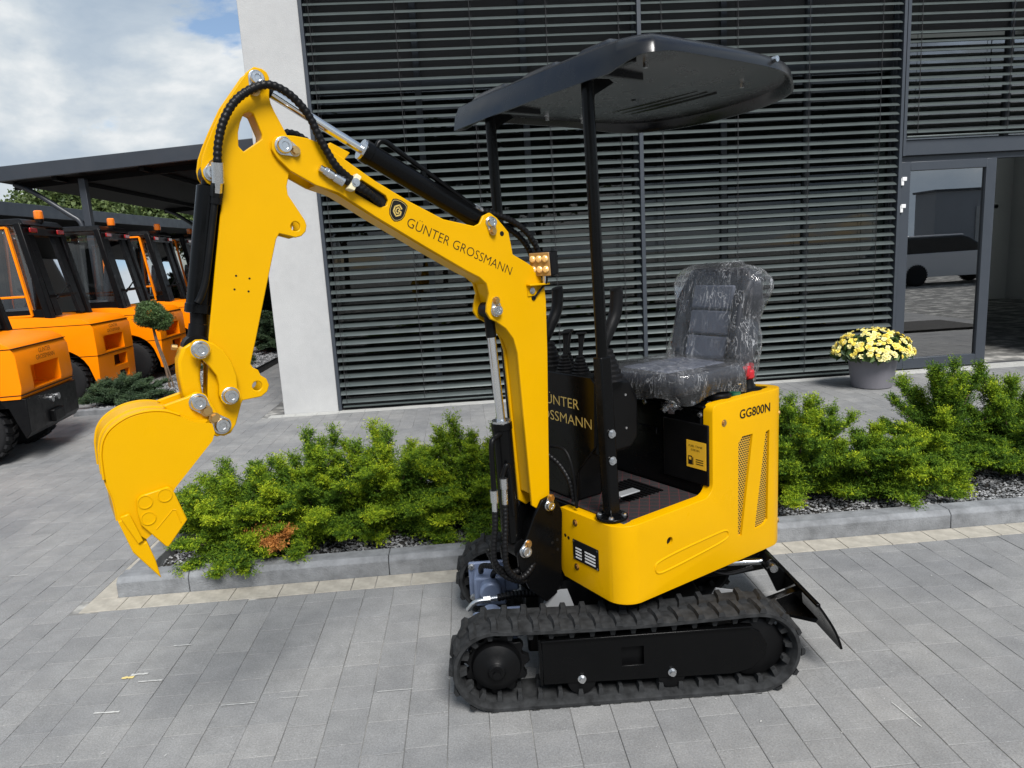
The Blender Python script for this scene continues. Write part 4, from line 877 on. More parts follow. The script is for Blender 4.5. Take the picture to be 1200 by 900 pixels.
def at_s(s):
    s %= cum[-1]
    for i in range(n_):
        if cum[i+1] >= s:
            f = (s-cum[i])/(cum[i+1]-cum[i]); a = Vector(ST[i]); b = Vector(ST[(i+1) % n_]); t = (b-a).normalized(); return a.lerp(b, f), t, Vector((t.y, -t.x))
def make_track(y0, y1):
    mb = MB(); th = .013; prof = [(-th*.2, y0), (th*.7, y0+.0), (th, y0+.01), (th, y1-.01), (th*.7, y1), (-th*.2, y1), (-th, y1-.018), (-th, y0+.018)]
    vs = []; fs = []; m = len(prof)
    for i in range(n_):
        nn = st_normal(i)
        for d, y in prof: vs.append((ST[i][0]+nn.x*d, y, ST[i][1]+nn.y*d))
    for i in range(n_):
        for k in range(m): fs.append((i*m+k, i*m+(k+1) % m, ((i+1) % n_)*m+(k+1) % m, ((i+1) % n_)*m+k))
    mb.add(vs, fs); tr = lb(mb, 'rubber_track', 'rubber', smooth=True)
    w = y1-y0
    def lugmesh(sg):
        g = MB(); a0, a1 = (.0, .54) if sg < 0 else (.46, 1.0)
        b = [(-.021, a0*w), (.021, a0*w), (.021, a1*w), (-.021, a1*w)]; c = .5*w
        outl = [(-.012, a0*w), (.010, a0*w), (.011, (a0+a1)/2*w), (.024, a1*w), (-.008, a1*w), (-.012, (a0+a1)/2*w)]
        if sg > 0: outl = [(-.008, a0*w), (.024, a0*w), (.011, (a0+a1)/2*w), (.010, a1*w), (-.012, a1*w), (-.012, (a0+a1)/2*w)]
        lo = [(x*1.25, y, 0) for x, y in outl]; cy = (a0+a1)/2*w; hi = [(x*.8, cy+(y-cy)*.93, .0155) for x, y in outl]; k = len(outl)
        g.add(lo+hi, [tuple(range(k, 2*k))]+[(i, (i+1) % k, k+(i+1) % k, k+i) for i in range(k)])
        me = g.mesh('tread_lug'); me.materials.append(M['rubber']); return me
    lm = (lugmesh(-1), lugmesh(1)); npit = 38; pit = cum[-1]/npit
    gm = MB(); gm.add([(-.012, 0, 0), (.012, 0, 0), (.012, .05, 0), (-.012, .05, 0), (-.007, .006, .026), (.007, .006, .026), (.007, .044, .026), (-.007, .044, .026)], [(4, 5, 6, 7), (0, 1, 5, 4), (1, 2, 6, 5), (2, 3, 7, 6), (3, 0, 4, 7)]); gme = gm.mesh('drive_lug'); gme.materials.append(M['rubber'])
    for k in range(npit):
        for q, me in enumerate(lm):
            p, t, nn = at_s((k+.5*q)*pit); o = bpy.data.objects.new('tread_lug', me); COL.objects.link(o); o.parent = tr
            mtx = Matrix(((t.x, 0, nn.x, p.x+nn.x*(th-.001)), (0, 1, 0, y0), (t.y, 0, nn.y, p.y+nn.y*(th-.001)), (0, 0, 0, 1))); o.matrix_local = mtx
        for yy in (y0+.022, y1-.072):
            p, t, nn = at_s((k+.25)*pit); o = bpy.data.objects.new('drive_lug', gme); COL.objects.link(o); o.parent = tr
            o.matrix_local = Matrix(((t.x, 0, -nn.x, p.x-nn.x*(th-.001)), (0, 1, 0, yy), (t.y, 0, -nn.y, p.y-nn.y*(th-.001)), (0, 0, 0, 1)))
    return tr
NY0, NY1 = -.462, -.282
make_track(NY0, NY1); make_track(.282, .462)
for sg in (-1, 1):
    yo = sg*.462; yi = sg*.282; yc = (yo+yi)/2; f = lambda d: yo-sg*d
    # side plate with window, top lip, rollers, sprocket, idler
    pl = [(-.315, .082), (.40, .070), (.47, .085), (.52, .13), (.53, .18), (.50, .235), (.46, .256), (-.315, .257)]
    mb = MB(); mb.prism(pl, f(.03), f(.042), holes=[[(-.02, .135), (.064, .135), (.064, .212), (-.02, .212)]]); fr = lb(mb, 'track_frame', 'black_paint', bevel=.002)
    mb = MB(); mb.box(-.32, .47, min(f(.018), f(.05)), max(f(.018), f(.05)), .2575, .265); build(mb, 'frame_lip', 'black_paint', fr, bevel=.002)
    mb = MB(); mb.box(-.31, .45, min(f(.06), f(.15)), max(f(.06), f(.15)), .09, .25); lb(mb, 'track_beam', 'satin_black', bevel=.01)
    mb = MB(); mb.box(-.327, -.317, min(f(.03), f(.12)), max(f(.03), f(.12)), .08, .265); lb(mb, 'beam_end', 'black_paint')
    for x in (-.172, .168):
        mb = MB(); mb.lathe([(.052, 0), (.056, .01), (.056, .03), (.04, .035), (.04, .07), (.056, .075), (.056, .1), (.05, .11)], (x, f(.035), .083), (0, -sg*-1 if False else -sg, 0), 26); r_ = lb(mb, 'track_roller', 'satin_black', smooth=True)
        mb = MB(); bolt(mb, (x, f(.029), .098), (0, sg, 0), .011, .014); build(mb, 'axle_bolt', 'zinc', r_)
    # sprocket with domed hub
    mb = MB(); teeth = []
    for k in range(44):
        a = 2*math.pi*k/44; rr = .125 if k % 4 in (0, 1) else .105; teeth.append((-.487+rr*math.cos(a), .165+rr*math.sin(a)))
    mb.prism(teeth, f(.06), f(.09)); sp = lb(mb, 'drive_sprocket', 'satin_black', bevel=.003)
    mb = MB(); d = -sg
    mb.lathe([(.092, d*.06), (.094, d*.03), (.088, d*.012), (.06, d*-.004), (.035, d*-.010), (.03, d*-.016), (.02, d*-.018), (.02, d*-.03), (.0, d*-.03)], (-.487, yo-sg*.02, .165), (0, 1, 0), 36); build(mb, 'hub', 'satin_black', sp, smooth=True)
    mb = MB(); mb.lathe([(.030, 0), (.034, .004), (.028, .012), (.018, .014)], (-.487, yo-sg*.008, .165), (0, sg, 0), 24); bolt(mb, (-.487, yo+sg*.006, .165), (0, sg, 0), .016, .012); build(mb, 'hub_nut', 'satin_black', sp, smooth=True)
    mb = MB(); mb.lathe([(.10, 0), (.115, .01), (.115, .03), (.085, .035), (.085, .065), (.115, .07), (.115, .09), (.1, .1)], (.487, f(.04), .163), (0, -sg, 0), 32); idl = lb(mb, 'idler_wheel', 'satin_black', smooth=True)
    mb = MB(); mb.cyl((.525, f(.045), .232), (.525, f(.05), .232), .024, 18); build(mb, 'idler_gap_disc', 'steel_grey', idl)  # grey disc added in place of an opening that shows the ground behind
mb = MB(); mb.box(-.30, .38, -.29, .29, .14, .25); lb(mb, 'cross_frame', 'satin_black', bevel=.02)
mb = MB(); mb.cyl((0, 0, .25), (0, 0, .40), .23, 40); lb(mb, 'slew_ring', 'satin_black', smooth=True)
mb = MB(); mb.box(-.36, -.29, -.27, .27, .12, .22); lb(mb, 'front_cross_plate', 'satin_black', bevel=.01)
# travel motors on the inner side of the sprockets
for sg in (1, -1):
    mb = MB(); mb.box(-.60, -.40, sg*.27-.02, sg*.27+.0, .09, .28); tm = lb(mb, 'travel_motor', 'cast_blue', bevel=.02, seg=3)
    mb = MB(); mb.box(-.575, -.43, sg*.27-sg*.12, sg*.27-sg*.015, .11, .25); mb.cyl((-.5, sg*.15, .2), (-.5, sg*.09, .2), .05, 20); mb.box(-.47, -.37, sg*.27-sg*.11, sg*.27-sg*.03, .17, .27); build(mb, 'motor_housing', 'cast_blue', tm, bevel=.012, seg=2)
    for (x, z) in ((-.585, .26), (-.585, .11), (-.42, .11), (-.42, .26)):
        mb = MB(); bolt(mb, (x, sg*.25, z), (0, -sg, 0), .011, .01); build(mb, 'bolt', 'zinc', tm)
for k, (dx, z0) in enumerate(((-.02, .27), (.03, .24))):
    mb = MB(); path = spline([(-.52+dx, .17, z0), (-.50+dx, .10, z0+.06), (-.40, .02+.03*k, z0+.06), (-.25, .0, .27)], 8); pp, rr = ridged(path, .012); mb.tube(pp, rr, 10); lb(mb, 'travel_hose', 'hose_rubber', smooth=True)
mb = MB(); mb.tube(spline([(-.60, -.02, .19), (-.57, -.03, .225), (-.52, -.03, .235), (-.47, -.03, .24)], 6), .011, 10); mb.cyl((-.53, -.03, .235), (-.50, -.03, .237), .016, 6); lb(mb, 'hose_elbow', 'zinc', smooth=True)
mb = MB(); pp, rr = ridged(spline([(-.47, -.03, .24), (-.38, -.03, .25), (-.28, -.02, .24)], 8), .016); mb.tube(pp, rr, 10); lb(mb, 'travel_hose', 'hose_rubber', smooth=True)
# grey shield plates above the track frame
mb = MB(); mb.add([(-.32, -.22, .20), (-.14, -.22, .20), (-.19, -.22, .35), (-.27, -.22, .35), (-.32, -.212, .20), (-.14, -.212, .20), (-.19, -.212, .35), (-.27, -.212, .35)], [(0, 1, 2, 3), (7, 6, 5, 4), (0, 4, 5, 1), (1, 5, 6, 2), (2, 6, 7, 3), (3, 7, 4, 0)]); lb(mb, 'shield_plate', 'steel_grey')
mb = MB(); mb.add([(.33, -.24, .20), (.62, -.24, .22), (.50, -.24, .30), (.40, -.24, .32), (.33, -.232, .20), (.62, -.232, .22), (.50, -.232, .30), (.40, -.232, .32)], [(0, 1, 2, 3), (7, 6, 5, 4), (0, 4, 5, 1), (1, 5, 6, 2), (2, 6, 7, 3), (3, 7, 4, 0)]); lb(mb, 'shield_plate', 'steel_grey')
# dozer blade behind the tracks
bl = []
for k in range(9):
    f = k/8; bl.append((.742+.05*math.sin(f*2.2)*1.0+(.055*(f-.2)**2 if f > .2 else 0)+.02*f, .305-.19*f))
blade = bl+[(x-.010, z-.001) for x, z in bl[::-1]]
mb = MB(); mb.prism(blade, -.40, .46); BL = lb(mb, 'dozer_blade', 'black_paint', bevel=.002)
mb = MB(); mb.bar((.739, -.40, .302), (.739, .46, .302), .016, .012); build(mb, 'blade_rim', 'black_paint', BL, bevel=.002)
for y in (-.20, .20):
    mb = MB(); mb.prism([(.30, .16), (.35, .22), (.62, .235), (.757, .28), (.767, .18), (.62, .16)], y-.02, y+.02); build(mb, 'blade_arm', 'black_paint', BL, bevel=.004)
mb = MB(); mb.add([(.56, -.20, .20), (.748, -.36, .21), (.758, -.36, .225), (.758, -.18, .225)], [(0, 1, 2, 3)]); build(mb, 'blade_gusset', 'black_paint', BL)
mb = MB(); mb.cyl((.34, -.06, .34), (.50, -.06, .34), .028, 18); cyl_ = lb(mb, 'blade_cylinder', 'black_paint', smooth=True)
mb = MB(); mb.cyl((.50, -.06, .34), (.66, -.06, .335), .014, 14); build(mb, 'rod', 'chrome', cyl_, smooth=True)
mb = MB(); mb.prism(circ((.68, .33), .03, 16), -.10, -.02); mb.prism([(.65, .33), (.71, .33), (.78, .25), (.70, .22)], -.115, -.10); build(mb, 'rod_eye', 'black_paint', cyl_, bevel=.003)
mb = MB(); mb.cyl((.68, -.13, .33), (.68, -.10, .33), .017, 14); build(mb, 'pin', 'zinc', cyl_)
mb = MB(); mb.tube(spline([(.36, -.10, .36), (.44, -.12, .33), (.5, -.12, .32), (.6, -.10, .33)], 6), .008, 8); build(mb, 'hose', 'hose_rubber', cyl_, smooth=True)
# ---------- upper structure: wrapped yellow cover
Sa, Sb, Sc, Sd, Se = .275, .4164, 1.1664, 1.3706, 2.06
def wrap(s, d, z):
    if s <= Sa: return (.27+d, .045+s, z)
    if s <= Sb: a = (s-Sa)/.09; return (.18+(.09+d)*math.cos(a), .32+(.09+d)*math.sin(a), z)
    if s <= Sc: return (.18-(s-Sb), .41+d, z)
    if s <= Sd: a = (s-Sc)/.13; return (-.57-(.13+d)*math.sin(a), .28+(.13+d)*math.cos(a), z)
    return (-.70-d, .28-(s-Sd), z)
def su(u): return Sb+.18-u
def fil(cx, cz, r, a0, a1, n=5): return [(cx+r*math.cos(R(a0+(a1-a0)*k/n)), cz+r*math.sin(R(a0+(a1-a0)*k/n))) for k in range(n+1)]
e_ = su(-.205)
outl = [(0, .42), (.02, .398), (.3, .392), (1.2, .392), (1.55, .41), (Se, .41), (Se, 1.0), (1.6, 1.035), (1.42, 1.055), (1.2, 1.07)]+fil(e_+.03, 1.035, .03, 90, 180, 4)+fil(e_-.05, .755, .05, 0, -90, 5)+[(.42, .697), (.3, .690), (.05, .686)]+fil(.018, .668, .018, 90, 180, 3)
hole = circ((su(.036), .589), .016, 16)
g1 = [(su(a), b) for a, b in ((-.355, .888), (-.381, .911), (-.444, .910), (-.377, .497), (-.353, .500))]
g2 = [(su(a), b) for a, b in ((-.526, .902), (-.550, .908), (-.542, .523), (-.519, .506), (-.458, .500))]
mb = MB(); mb.prism(outl, -.045, 0, holes=[hole, g1, g2], mp=lambda a, v, b: (a, v, b))
me = mb.mesh('side_cover'); bm = bmesh.new(); bm.from_mesh(me)
ed = []
for e in bm.edges:
    if all(abs(v.co.y) < 1e-6 for v in e.verts) and len(e.link_faces) == 2:
        ys = [f.normal.y for f in e.link_faces]
        if min(abs(y) for y in ys) < .1 and max(abs(y) for y in ys) > .9: ed.append(e)
big_ = [e for e in ed if not any((v.co.x-hole[0][0])**2 < .0016 and (v.co.z-.589)**2 < .0012 for v in e.verts) and not any(su(-.34)-.002 < v.co.x < su(-.56)+.002 and .49 < v.co.z < .93 for v in e.verts)]
bmesh.ops.bevel(bm, geom=big_, offset=.022, segments=4, affect='EDGES', profile=.5, clamp_overlap=True)
for k in range(1, 13):
    for s0, s1 in ((Sa, Sb), (Sc, Sd)):
        bmesh.ops.bisect_plane(bm, geom=bm.verts[:]+bm.edges[:]+bm.faces[:], plane_co=(s0+(s1-s0)*(k-.5)/12, 0, 0), plane_no=(1, 0, 0))
for v in bm.verts: v.co = wrap(*v.co)
bmesh.ops.recalc_face_normals(bm, faces=bm.faces)
bm.to_mesh(me); bm.free()
cover = link('side_cover', me, 'yellow', EX, UP, smooth=True)
for g in (g1, g2):
    sc = [(p[0], p[1]) for p in g]; q = [wrap(a, -.010, b) for a, b in sc]; q2 = [wrap(a, -.02, b) for a, b in sc]
    mb = MB(); k = len(q); mb.add(q+q2, [tuple(range(k)), tuple(range(2*k-1, k-1, -1))]); build(mb, 'vent_mesh', 'perforated', cover)
mb = MB(); mb.cyl(Vector(wrap(su(.036), -.03, .589)), Vector(wrap(su(.036), -.012, .589)), .0185, 18); build(mb, 'hole_dark_disc', 'decal_black', cover)  # black disc added inside the cut hole so its inside looks dark
# embossed oblong bead, screws, rating plate
def bead(pts, r, name='bead'):
    mb = MB(); mb.tube([Vector(wrap(su(u), -.0015, z)) for u, z in pts], r, 8); return build(mb, name, 'yellow', cover, smooth=True)
bead(spline([(.10, .50, 0), (.113, .515, 0), (.09, .53, 0), (-.1, .545, 0), (-.26, .548, 0), (-.292, .53, 0), (-.27, .507, 0), (-.1, .49, 0), (.08, .478, 0), (.105, .488, 0), (.10, .50, 0)], 6) and [(p.x, p.y) for p in spline([(.113, .50, 0), (.10, .522, 0), (.0, .535, 0), (-.2, .545, 0), (-.275, .545, 0), (-.295, .528, 0), (-.275, .508, 0), (-.15, .493, 0), (.05, .478, 0), (.10, .482, 0), (.113, .50, 0)], 6)], .005)
def screws(lst, m='brass'):
    for (s, z) in lst:
        mb = MB(); a = Vector(wrap(s, -.002, z)); b = Vector(wrap(s, .006, z)); mb.cyl(a, b, .009, 8); mb.cyl(a, Vector(wrap(s, .001, z)), .014, 14); build(mb, 'screw', m, cover)
screws([(.10, .645), (.10, .465)]); screws([(su(-.27), .985), (su(-.665), .955), (su(-.665), .48)])
for (s, z, r) in ((.035, .575, .007), (.055, .570, .007), (su(-.67), .90, .010), (su(-.67), .52, .010)):
    mb = MB(); mb.cyl(Vector(wrap(s, -.01, z)), Vector(wrap(s, .0006, z)), r, 14); build(mb, 'hole', 'decal_black', cover)  # black discs on the sheet; colour stands for the dark of open holes
mb = MB(); mb.box(.2705, .273, .128, .278, .494, .577); rp = build(mb, 'rating_plate', 'decal_black', cover, bevel=.002)
for k in range(4):
    for j, (a, w) in enumerate(((.145, .035), (.20, .06))):
        mb = MB(); z = .548-k*.0125; mb.box(.273, .2736, a, a+w, z-.006, z); build(mb, 'print_line', 'decal_white', rp)
for (y, z) in ((.134, .57), (.272, .57), (.134, .5), (.272, .5)):
    mb = MB(); mb.cyl((.2728, y, z), (.2745, y, z), .004, 8); build(mb, 'rivet', 'zinc', rp)
text('GG800N', 'model_number', 'decal_black', cover, 0, wrap(su(-.362), .0008, .985), (-1, 0, .0), (0, 0, 1), .19, .036, font_offset=.012)
# far side panel and hood core
mb = MB(); mb.prism([(.25, .40), (-.66, .40), (-.68, 1.0), (-.6, 1.05), (-.21, 1.05), (-.21, .70), (.25, .69)], -.41, -.375); ub(mb, 'far_side_cover', 'yellow', bevel=.015, seg=3)
mb = MB(); mb.box(-.65, -.205, -.37, .36, .43, 1.045); hood = ub(mb, 'engine_hood', 'black_paint', bevel=.012)
mb = MB(); mb.box(-.64, -.195, -.36, .372, 1.047, 1.057); build(mb, 'hood_top', 'black_paint', hood, bevel=.006)
mb = MB(); mb.box(-.205, -.196, .16, .395, .74, .985); build(mb, 'fuel_panel', 'satin_black', hood, bevel=.008)
mb = MB(); mb.box(-.205, -.198, -.3, .12, .90, .93); build(mb, 'hood_rib', 'black_paint', hood, bevel=.004)
st = MB(); st.box(-.196, -.1945, .287, .385, .803, .912); st = build(st, 'fuel_sticker', 'decal_yellow', hood)
text('FUEL TANK', 'lettering', 'decal_black', st, 0, (-.1940, .300, .888), (0, 1, 0), (0, 0, 1), .07, .008)
text('DIESEL', 'lettering', 'decal_black', st, 0, (-.1940, .312, .873), (0, 1, 0), (0, 0, 1), .045, .007)
mb = MB(); mb.box(-.1942, -.1938, .296, .316, .815, .850); mb.box(-.1942, -.1938, .318, .322, .815, .845); build(mb, 'pump_symbol', 'decal_black', st)
mb = MB(); mb.box(-.1936, -.1934, .300, .312, .834, .845); build(mb, 'pump_window', 'decal_yellow', st)
for k in range(3):
    mb = MB(); mb.box(-.1942, -.1938, .335, .372, .82+k*.009, .823+k*.009); build(mb, 'print_line', 'decal_black', st)
for (u, v) in ((-.19, .30), (-.19, .12), (-.19, -.1), (-.25, .355), (-.45, .35), (-.55, .33), (-.6, .2)):
    mb = MB(); bolt(mb, (u-.03 if u > -.2 else u, v, 1.057), (0, 0, 1), .008, .007); build(mb, 'bolt', 'zinc', hood)
for (v, z) in ((.35, 1.02), (.05, 1.03), (-.05, .95)):
    mb = MB(); bolt(mb, (-.204, v, z), (1, 0, 0), .008, .006); build(mb, 'bolt', 'zinc', hood)
mb = MB(); mb.lathe([(.045, 0), (.05, .006), (.05, .02), (.044, .026), (0, .027)], (-.34, .325, 1.057), (0, 0, 1), 24); ub(mb, 'fuel_cap', 'satin_black', smooth=True)
mb = MB(); mb.lathe([(.022, 0), (.024, .02), (.0, .022)], (-.415, .345, 1.057), (0, 0, 1), 18); ub(mb, 'coolant_cap', mat('green_cap', (.02, .12, .07), .4), smooth=True)
mb = MB(); mb.lathe([(.06, 0), (.06, .012), (.03, .018), (.02, .05), (.02, .07)], (-.535, .315, 1.057), (0, 0, 1), 22); ks = ub(mb, 'isolator_base', 'satin_black', smooth=True)
mb = MB(); mb.bar((-.49, .335, 1.145), (-.58, .295, 1.15), .03, .045); mb.cyl((-.535, .315, 1.11), (-.535, .315, 1.15), .026, 14); build(mb, 'isolator_handle', 'red_plastic', ks, bevel=.008)
mb = MB(); mb.lathe([(.03, 0), (.03, .01), (.018, .02), (.018, .05)], (-.61, .26, 1.057), (0, 0, 1), 18); ub(mb, 'filler_neck', 'satin_black', smooth=True)
# deck and mat
mb = MB(); mb.box(-.205, .235, -.37, .375, .62, .686); mb.box(-.21, .26, -.40, .36, .42, .62); ub(mb, 'deck', 'satin_black', bevel=.004)
mb = MB(); mb.box(-.195, .225, -.36, .37, .686, .696); ub(mb, 'floor_mat', 'floor_mat', bevel=.004)
mb = MB()
for k in range(9): mb.box(-.13+k*.022, -.12+k*.022, .02, .22, .696, .702)
ub(mb, 'foot_grate', 'satin_black')
mb = MB(); mb.box(.02, .12, .20, .245, .735, .742); mb.bar((.10, .22, .737), (.17, .215, .70), .02, .01); mb.cyl((.16, .19, .715), (.16, .25, .715), .012, 12); ub(mb, 'travel_pedal', 'steel_grey', bevel=.004)
# ---------- console with lettering, levers
mb = MB(); mb.prism([(-.26, .70), (.085, .70), (.09, .82), (.2, .94), (.213, 1.185), (.19, 1.205), (-.24, 1.205), (-.26, 1.185)], .193, .205, mp=lambda a, v, b: (v, a, b)); con = ub(mb, 'console_front', 'black_paint', bevel=.004)
text('GÜNTER', 'lettering', 'decal_gold', con, 0, (.2055, -.012-.129, 1.073), (0, 1, 0), (0, 0, 1), .258, .040, font_offset=-.004)
text('GROSSMANN', 'lettering', 'decal_gold', con, 0, (.2055, -.012-.2, 1.008), (0, 1, 0), (0, 0, 1), .40, .040, font_offset=-.004)
mb = MB(); mb.prism([(.193, .90), (.193, 1.19), (.12, 1.2), (.02, 1.175), (-.02, 1.10), (-.02, .95), (.03, .90)], -.25, .205); ub(mb, 'console_body', 'satin_black', bevel=.028, seg=4)
mb = MB(); mb.box(.07, .193, -.25, .08, .696, .92); ub(mb, 'console_column', 'satin_black', bevel=.01)
for (u, z) in ((.15, 1.13), (.14, 1.0), (.05, 1.12), (.05, .99), (.165, 1.10), (.155, .97)):
    mb = MB(); mb.cyl((u, .204, z), (u, .209, z), .005, 8); ub(mb, 'screw', 'zinc')
def lever(u, v, big_):
    mb = MB(); H_ = .11 if big_ else .075; r0 = .062 if big_ else .045; pr = []
    for k in range(7):
        f = k/6; pr += [(r0*(1-.62*f), H_*f), (r0*(1-.62*f)-.007, H_*(f+.06))]
    mb.lathe(pr, (u, v, 1.185), (0, 0, 1), 20); b = ub(mb, 'lever_boot', 'hose_rubber', smooth=False)
    mb = MB()
    if big_:
        path = spline([(u, v, 1.27), (u+.01, v, 1.32), (u-.012, v, 1.37), (u-.045, v, 1.43), (u-.055, v, 1.50), (u-.052, v, 1.525)], 6)
        rr = [.012 if i < 6 else .018+.006*min(1, (i-6)/8) for i in range(len(path))]; rr[-1] = .016; rr[-2] = .024
    else: path = spline([(u, v, 1.24), (u-.005, v, 1.29), (u-.01, v, 1.335), (u-.01, v, 1.355)], 6); rr = [.009+.007*max(0, (i-7))/10 for i in range(len(path))]; rr[-1] = .02; rr[-2] = .022; rr[-3] = .022; rr[-4] = .018
    mb.tube(path, rr, 12); build(mb, 'grip', 'hose_rubber', b, smooth=True)
lever(.115, .185, True); lever(.095, -.2, True); lever(.13, -.055, False); lever(.12, .03, False); lever(.08, -.1, False)
# ---------- canopy posts and roof
for v in (.295, -.30):
    mb = MB(); mb.bar((.215, v, .696), (.238, v, 1.30), .05, .045, (0, 1, 0)); po = ub(mb, 'canopy_post', 'black_paint', bevel=.006)
    mb = MB(); mb.tube([(.236, v, 1.28), (.262, v, 2.215)], .021, 18); build(mb, 'upper_tube', 'black_paint', po, smooth=True)
    mb = MB(); mb.prism(circ((.215, v), .06, 24), .6965, .706, mp=lambda a, q, b: (a, b, q)); build(mb, 'post_flange', 'black_paint', po, bevel=.002)
    for k in range(4):
        mb = MB(); a = R(45+90*k); bolt(mb, (.215+.045*math.cos(a), v+.045*math.sin(a), .706), (0, 0, 1), .008, .007); build(mb, 'bolt', 'zinc', po)
    for z in (.92, 1.02):
        mb = MB(); bolt(mb, (.226, v+.025, z), (0, 1, 0), .011, .009); build(mb, 'bolt', 'zinc', po)
    mb = MB(); mb.prism([(.25, 2.10), (.235, 2.17), (.15, 2.215), (.17, 2.225), (.26, 2.22)], v-.006, v+.006); build(mb, 'roof_bracket', 'black_paint', po)
    mb = MB(); mb.bar((.24, v, 2.246), (.02, v, 2.245), .03, .03); ub(mb, 'roof_rail', 'canopy_plastic', bevel=.003)
for u in (.2,):
    mb = MB(); mb.bar((u, -.42, 2.25), (u, .45, 2.25), .025, .02); ub(mb, 'roof_crossbar', 'black_paint', bevel=.003)
RO = [(p.x, p.y) for p in spline([(.305, -.515, 0), (.315, -.3, 0), (.32, .1, 0), (.318, .40, 0), (.305, .50, 0), (.265, .575, 0), (.21, .592, 0), (0, .592, 0), (-.25, .585, 0), (-.42, .56, 0), (-.53, .51, 0), (-.68, .40, 0), (-.79, .22, 0), (-.84, 0, 0), (-.84, -.2, 0), (-.78, -.38, 0), (-.66, -.49, 0), (-.45, -.525, 0), (0, -.53, 0), (.25, -.53, 0)], 5)][:-1]+[]
RO += [(.25, -.53), (.29, -.528)]
def roofz(u, v):                                   # lower rim: deep at the front, shallow along the sides
    f = min(1, max(0, (u-.16)/.12)); f = f*f*(3-2*f); g = min(1, max(0, (v-.46)/.1)); 
    q_ = min(1, max(0, (-.35-u)/.3)); return 2.240-.047*f*(1-.75*g)-.018*q_
rc = (-.2, .03); rings = []
def ring(sc, zf): return [((rc[0]+(u-rc[0])*sc), (rc[1]+(v-rc[1])*sc), zf(u, v)) for u, v in RO]
rings = [ring(.945, lambda u, v: 2.262), ring(.965, lambda u, v: roofz(u, v)+.012), ring(.985, roofz), ring(1.0, roofz), ring(.990, lambda u, v: roofz(u, v)*.45+2.283*.55), ring(.965, lambda u, v: 2.281), ring(.93, lambda u, v: 2.292), ring(.9, lambda u, v: 2.292), ring(.885, lambda u, v: 2.303), ring(.5, lambda u, v: 2.315), ring(.02, lambda u, v: 2.318)]
inner = [ring(.88, lambda u, v: 2.262), ring(.7, lambda u, v: 2.252), ring(.4, lambda u, v: 2.243), ring(.02, lambda u, v: 2.24)]
rings = inner[::-1]+rings; mb = MB(); k = len(RO); vs = [p for r_ in rings for p in r_]; fs = []
for i in range(len(rings)-1):
    for j in range(k): fs.append((i*k+j, i*k+(j+1) % k, (i+1)*k+(j+1) % k, (i+1)*k+j))
mb.add(vs, fs); roof = ub(mb, 'canopy_roof', 'canopy_plastic', smooth=True)
for (v0, v1) in ((-.42, -.16), (-.08, .16), (.23, .44)):
    mb = MB(); mb.add([(.282, v0, 2.288), (.282, v1, 2.288), (-.5, v1, 2.30), (-.5, v0, 2.30), (.255, v0+.04, 2.318), (.255, v1-.04, 2.318), (-.47, v1-.02, 2.332), (-.47, v0+.02, 2.332)], [(0, 3, 2, 1), (4, 5, 6, 7), (0, 1, 5, 4), (1, 2, 6, 5), (2, 3, 7, 6), (3, 0, 4, 7)]); build(mb, 'roof_rib', 'canopy_plastic', roof, bevel=.012, seg=3)
mb = MB(); mb.cyl((-.33, .57, 2.268), (-.33, .588, 2.268), .010, 14); build(mb, 'side_marker', 'zinc', roof)
for k in range(3):
    mb = MB(); u = -.30-.055*k; mb.tube(spline([(u, -.2, 2.247), (u-.02, .0, 2.243), (u-.05, .22, 2.247)], 5), .006, 6); build(mb, 'underside_rib', 'canopy_plastic', roof, smooth=True)
for (u, v) in ((.24, -.18), (.12, .42), (-.1, -.40), (-.45, .35), (-.3, -.4)):
    mb = MB(); bolt(mb, (u, v, 2.262), (0, 0, -1), .009, .02); build(mb, 'bolt', 'zinc', roof)
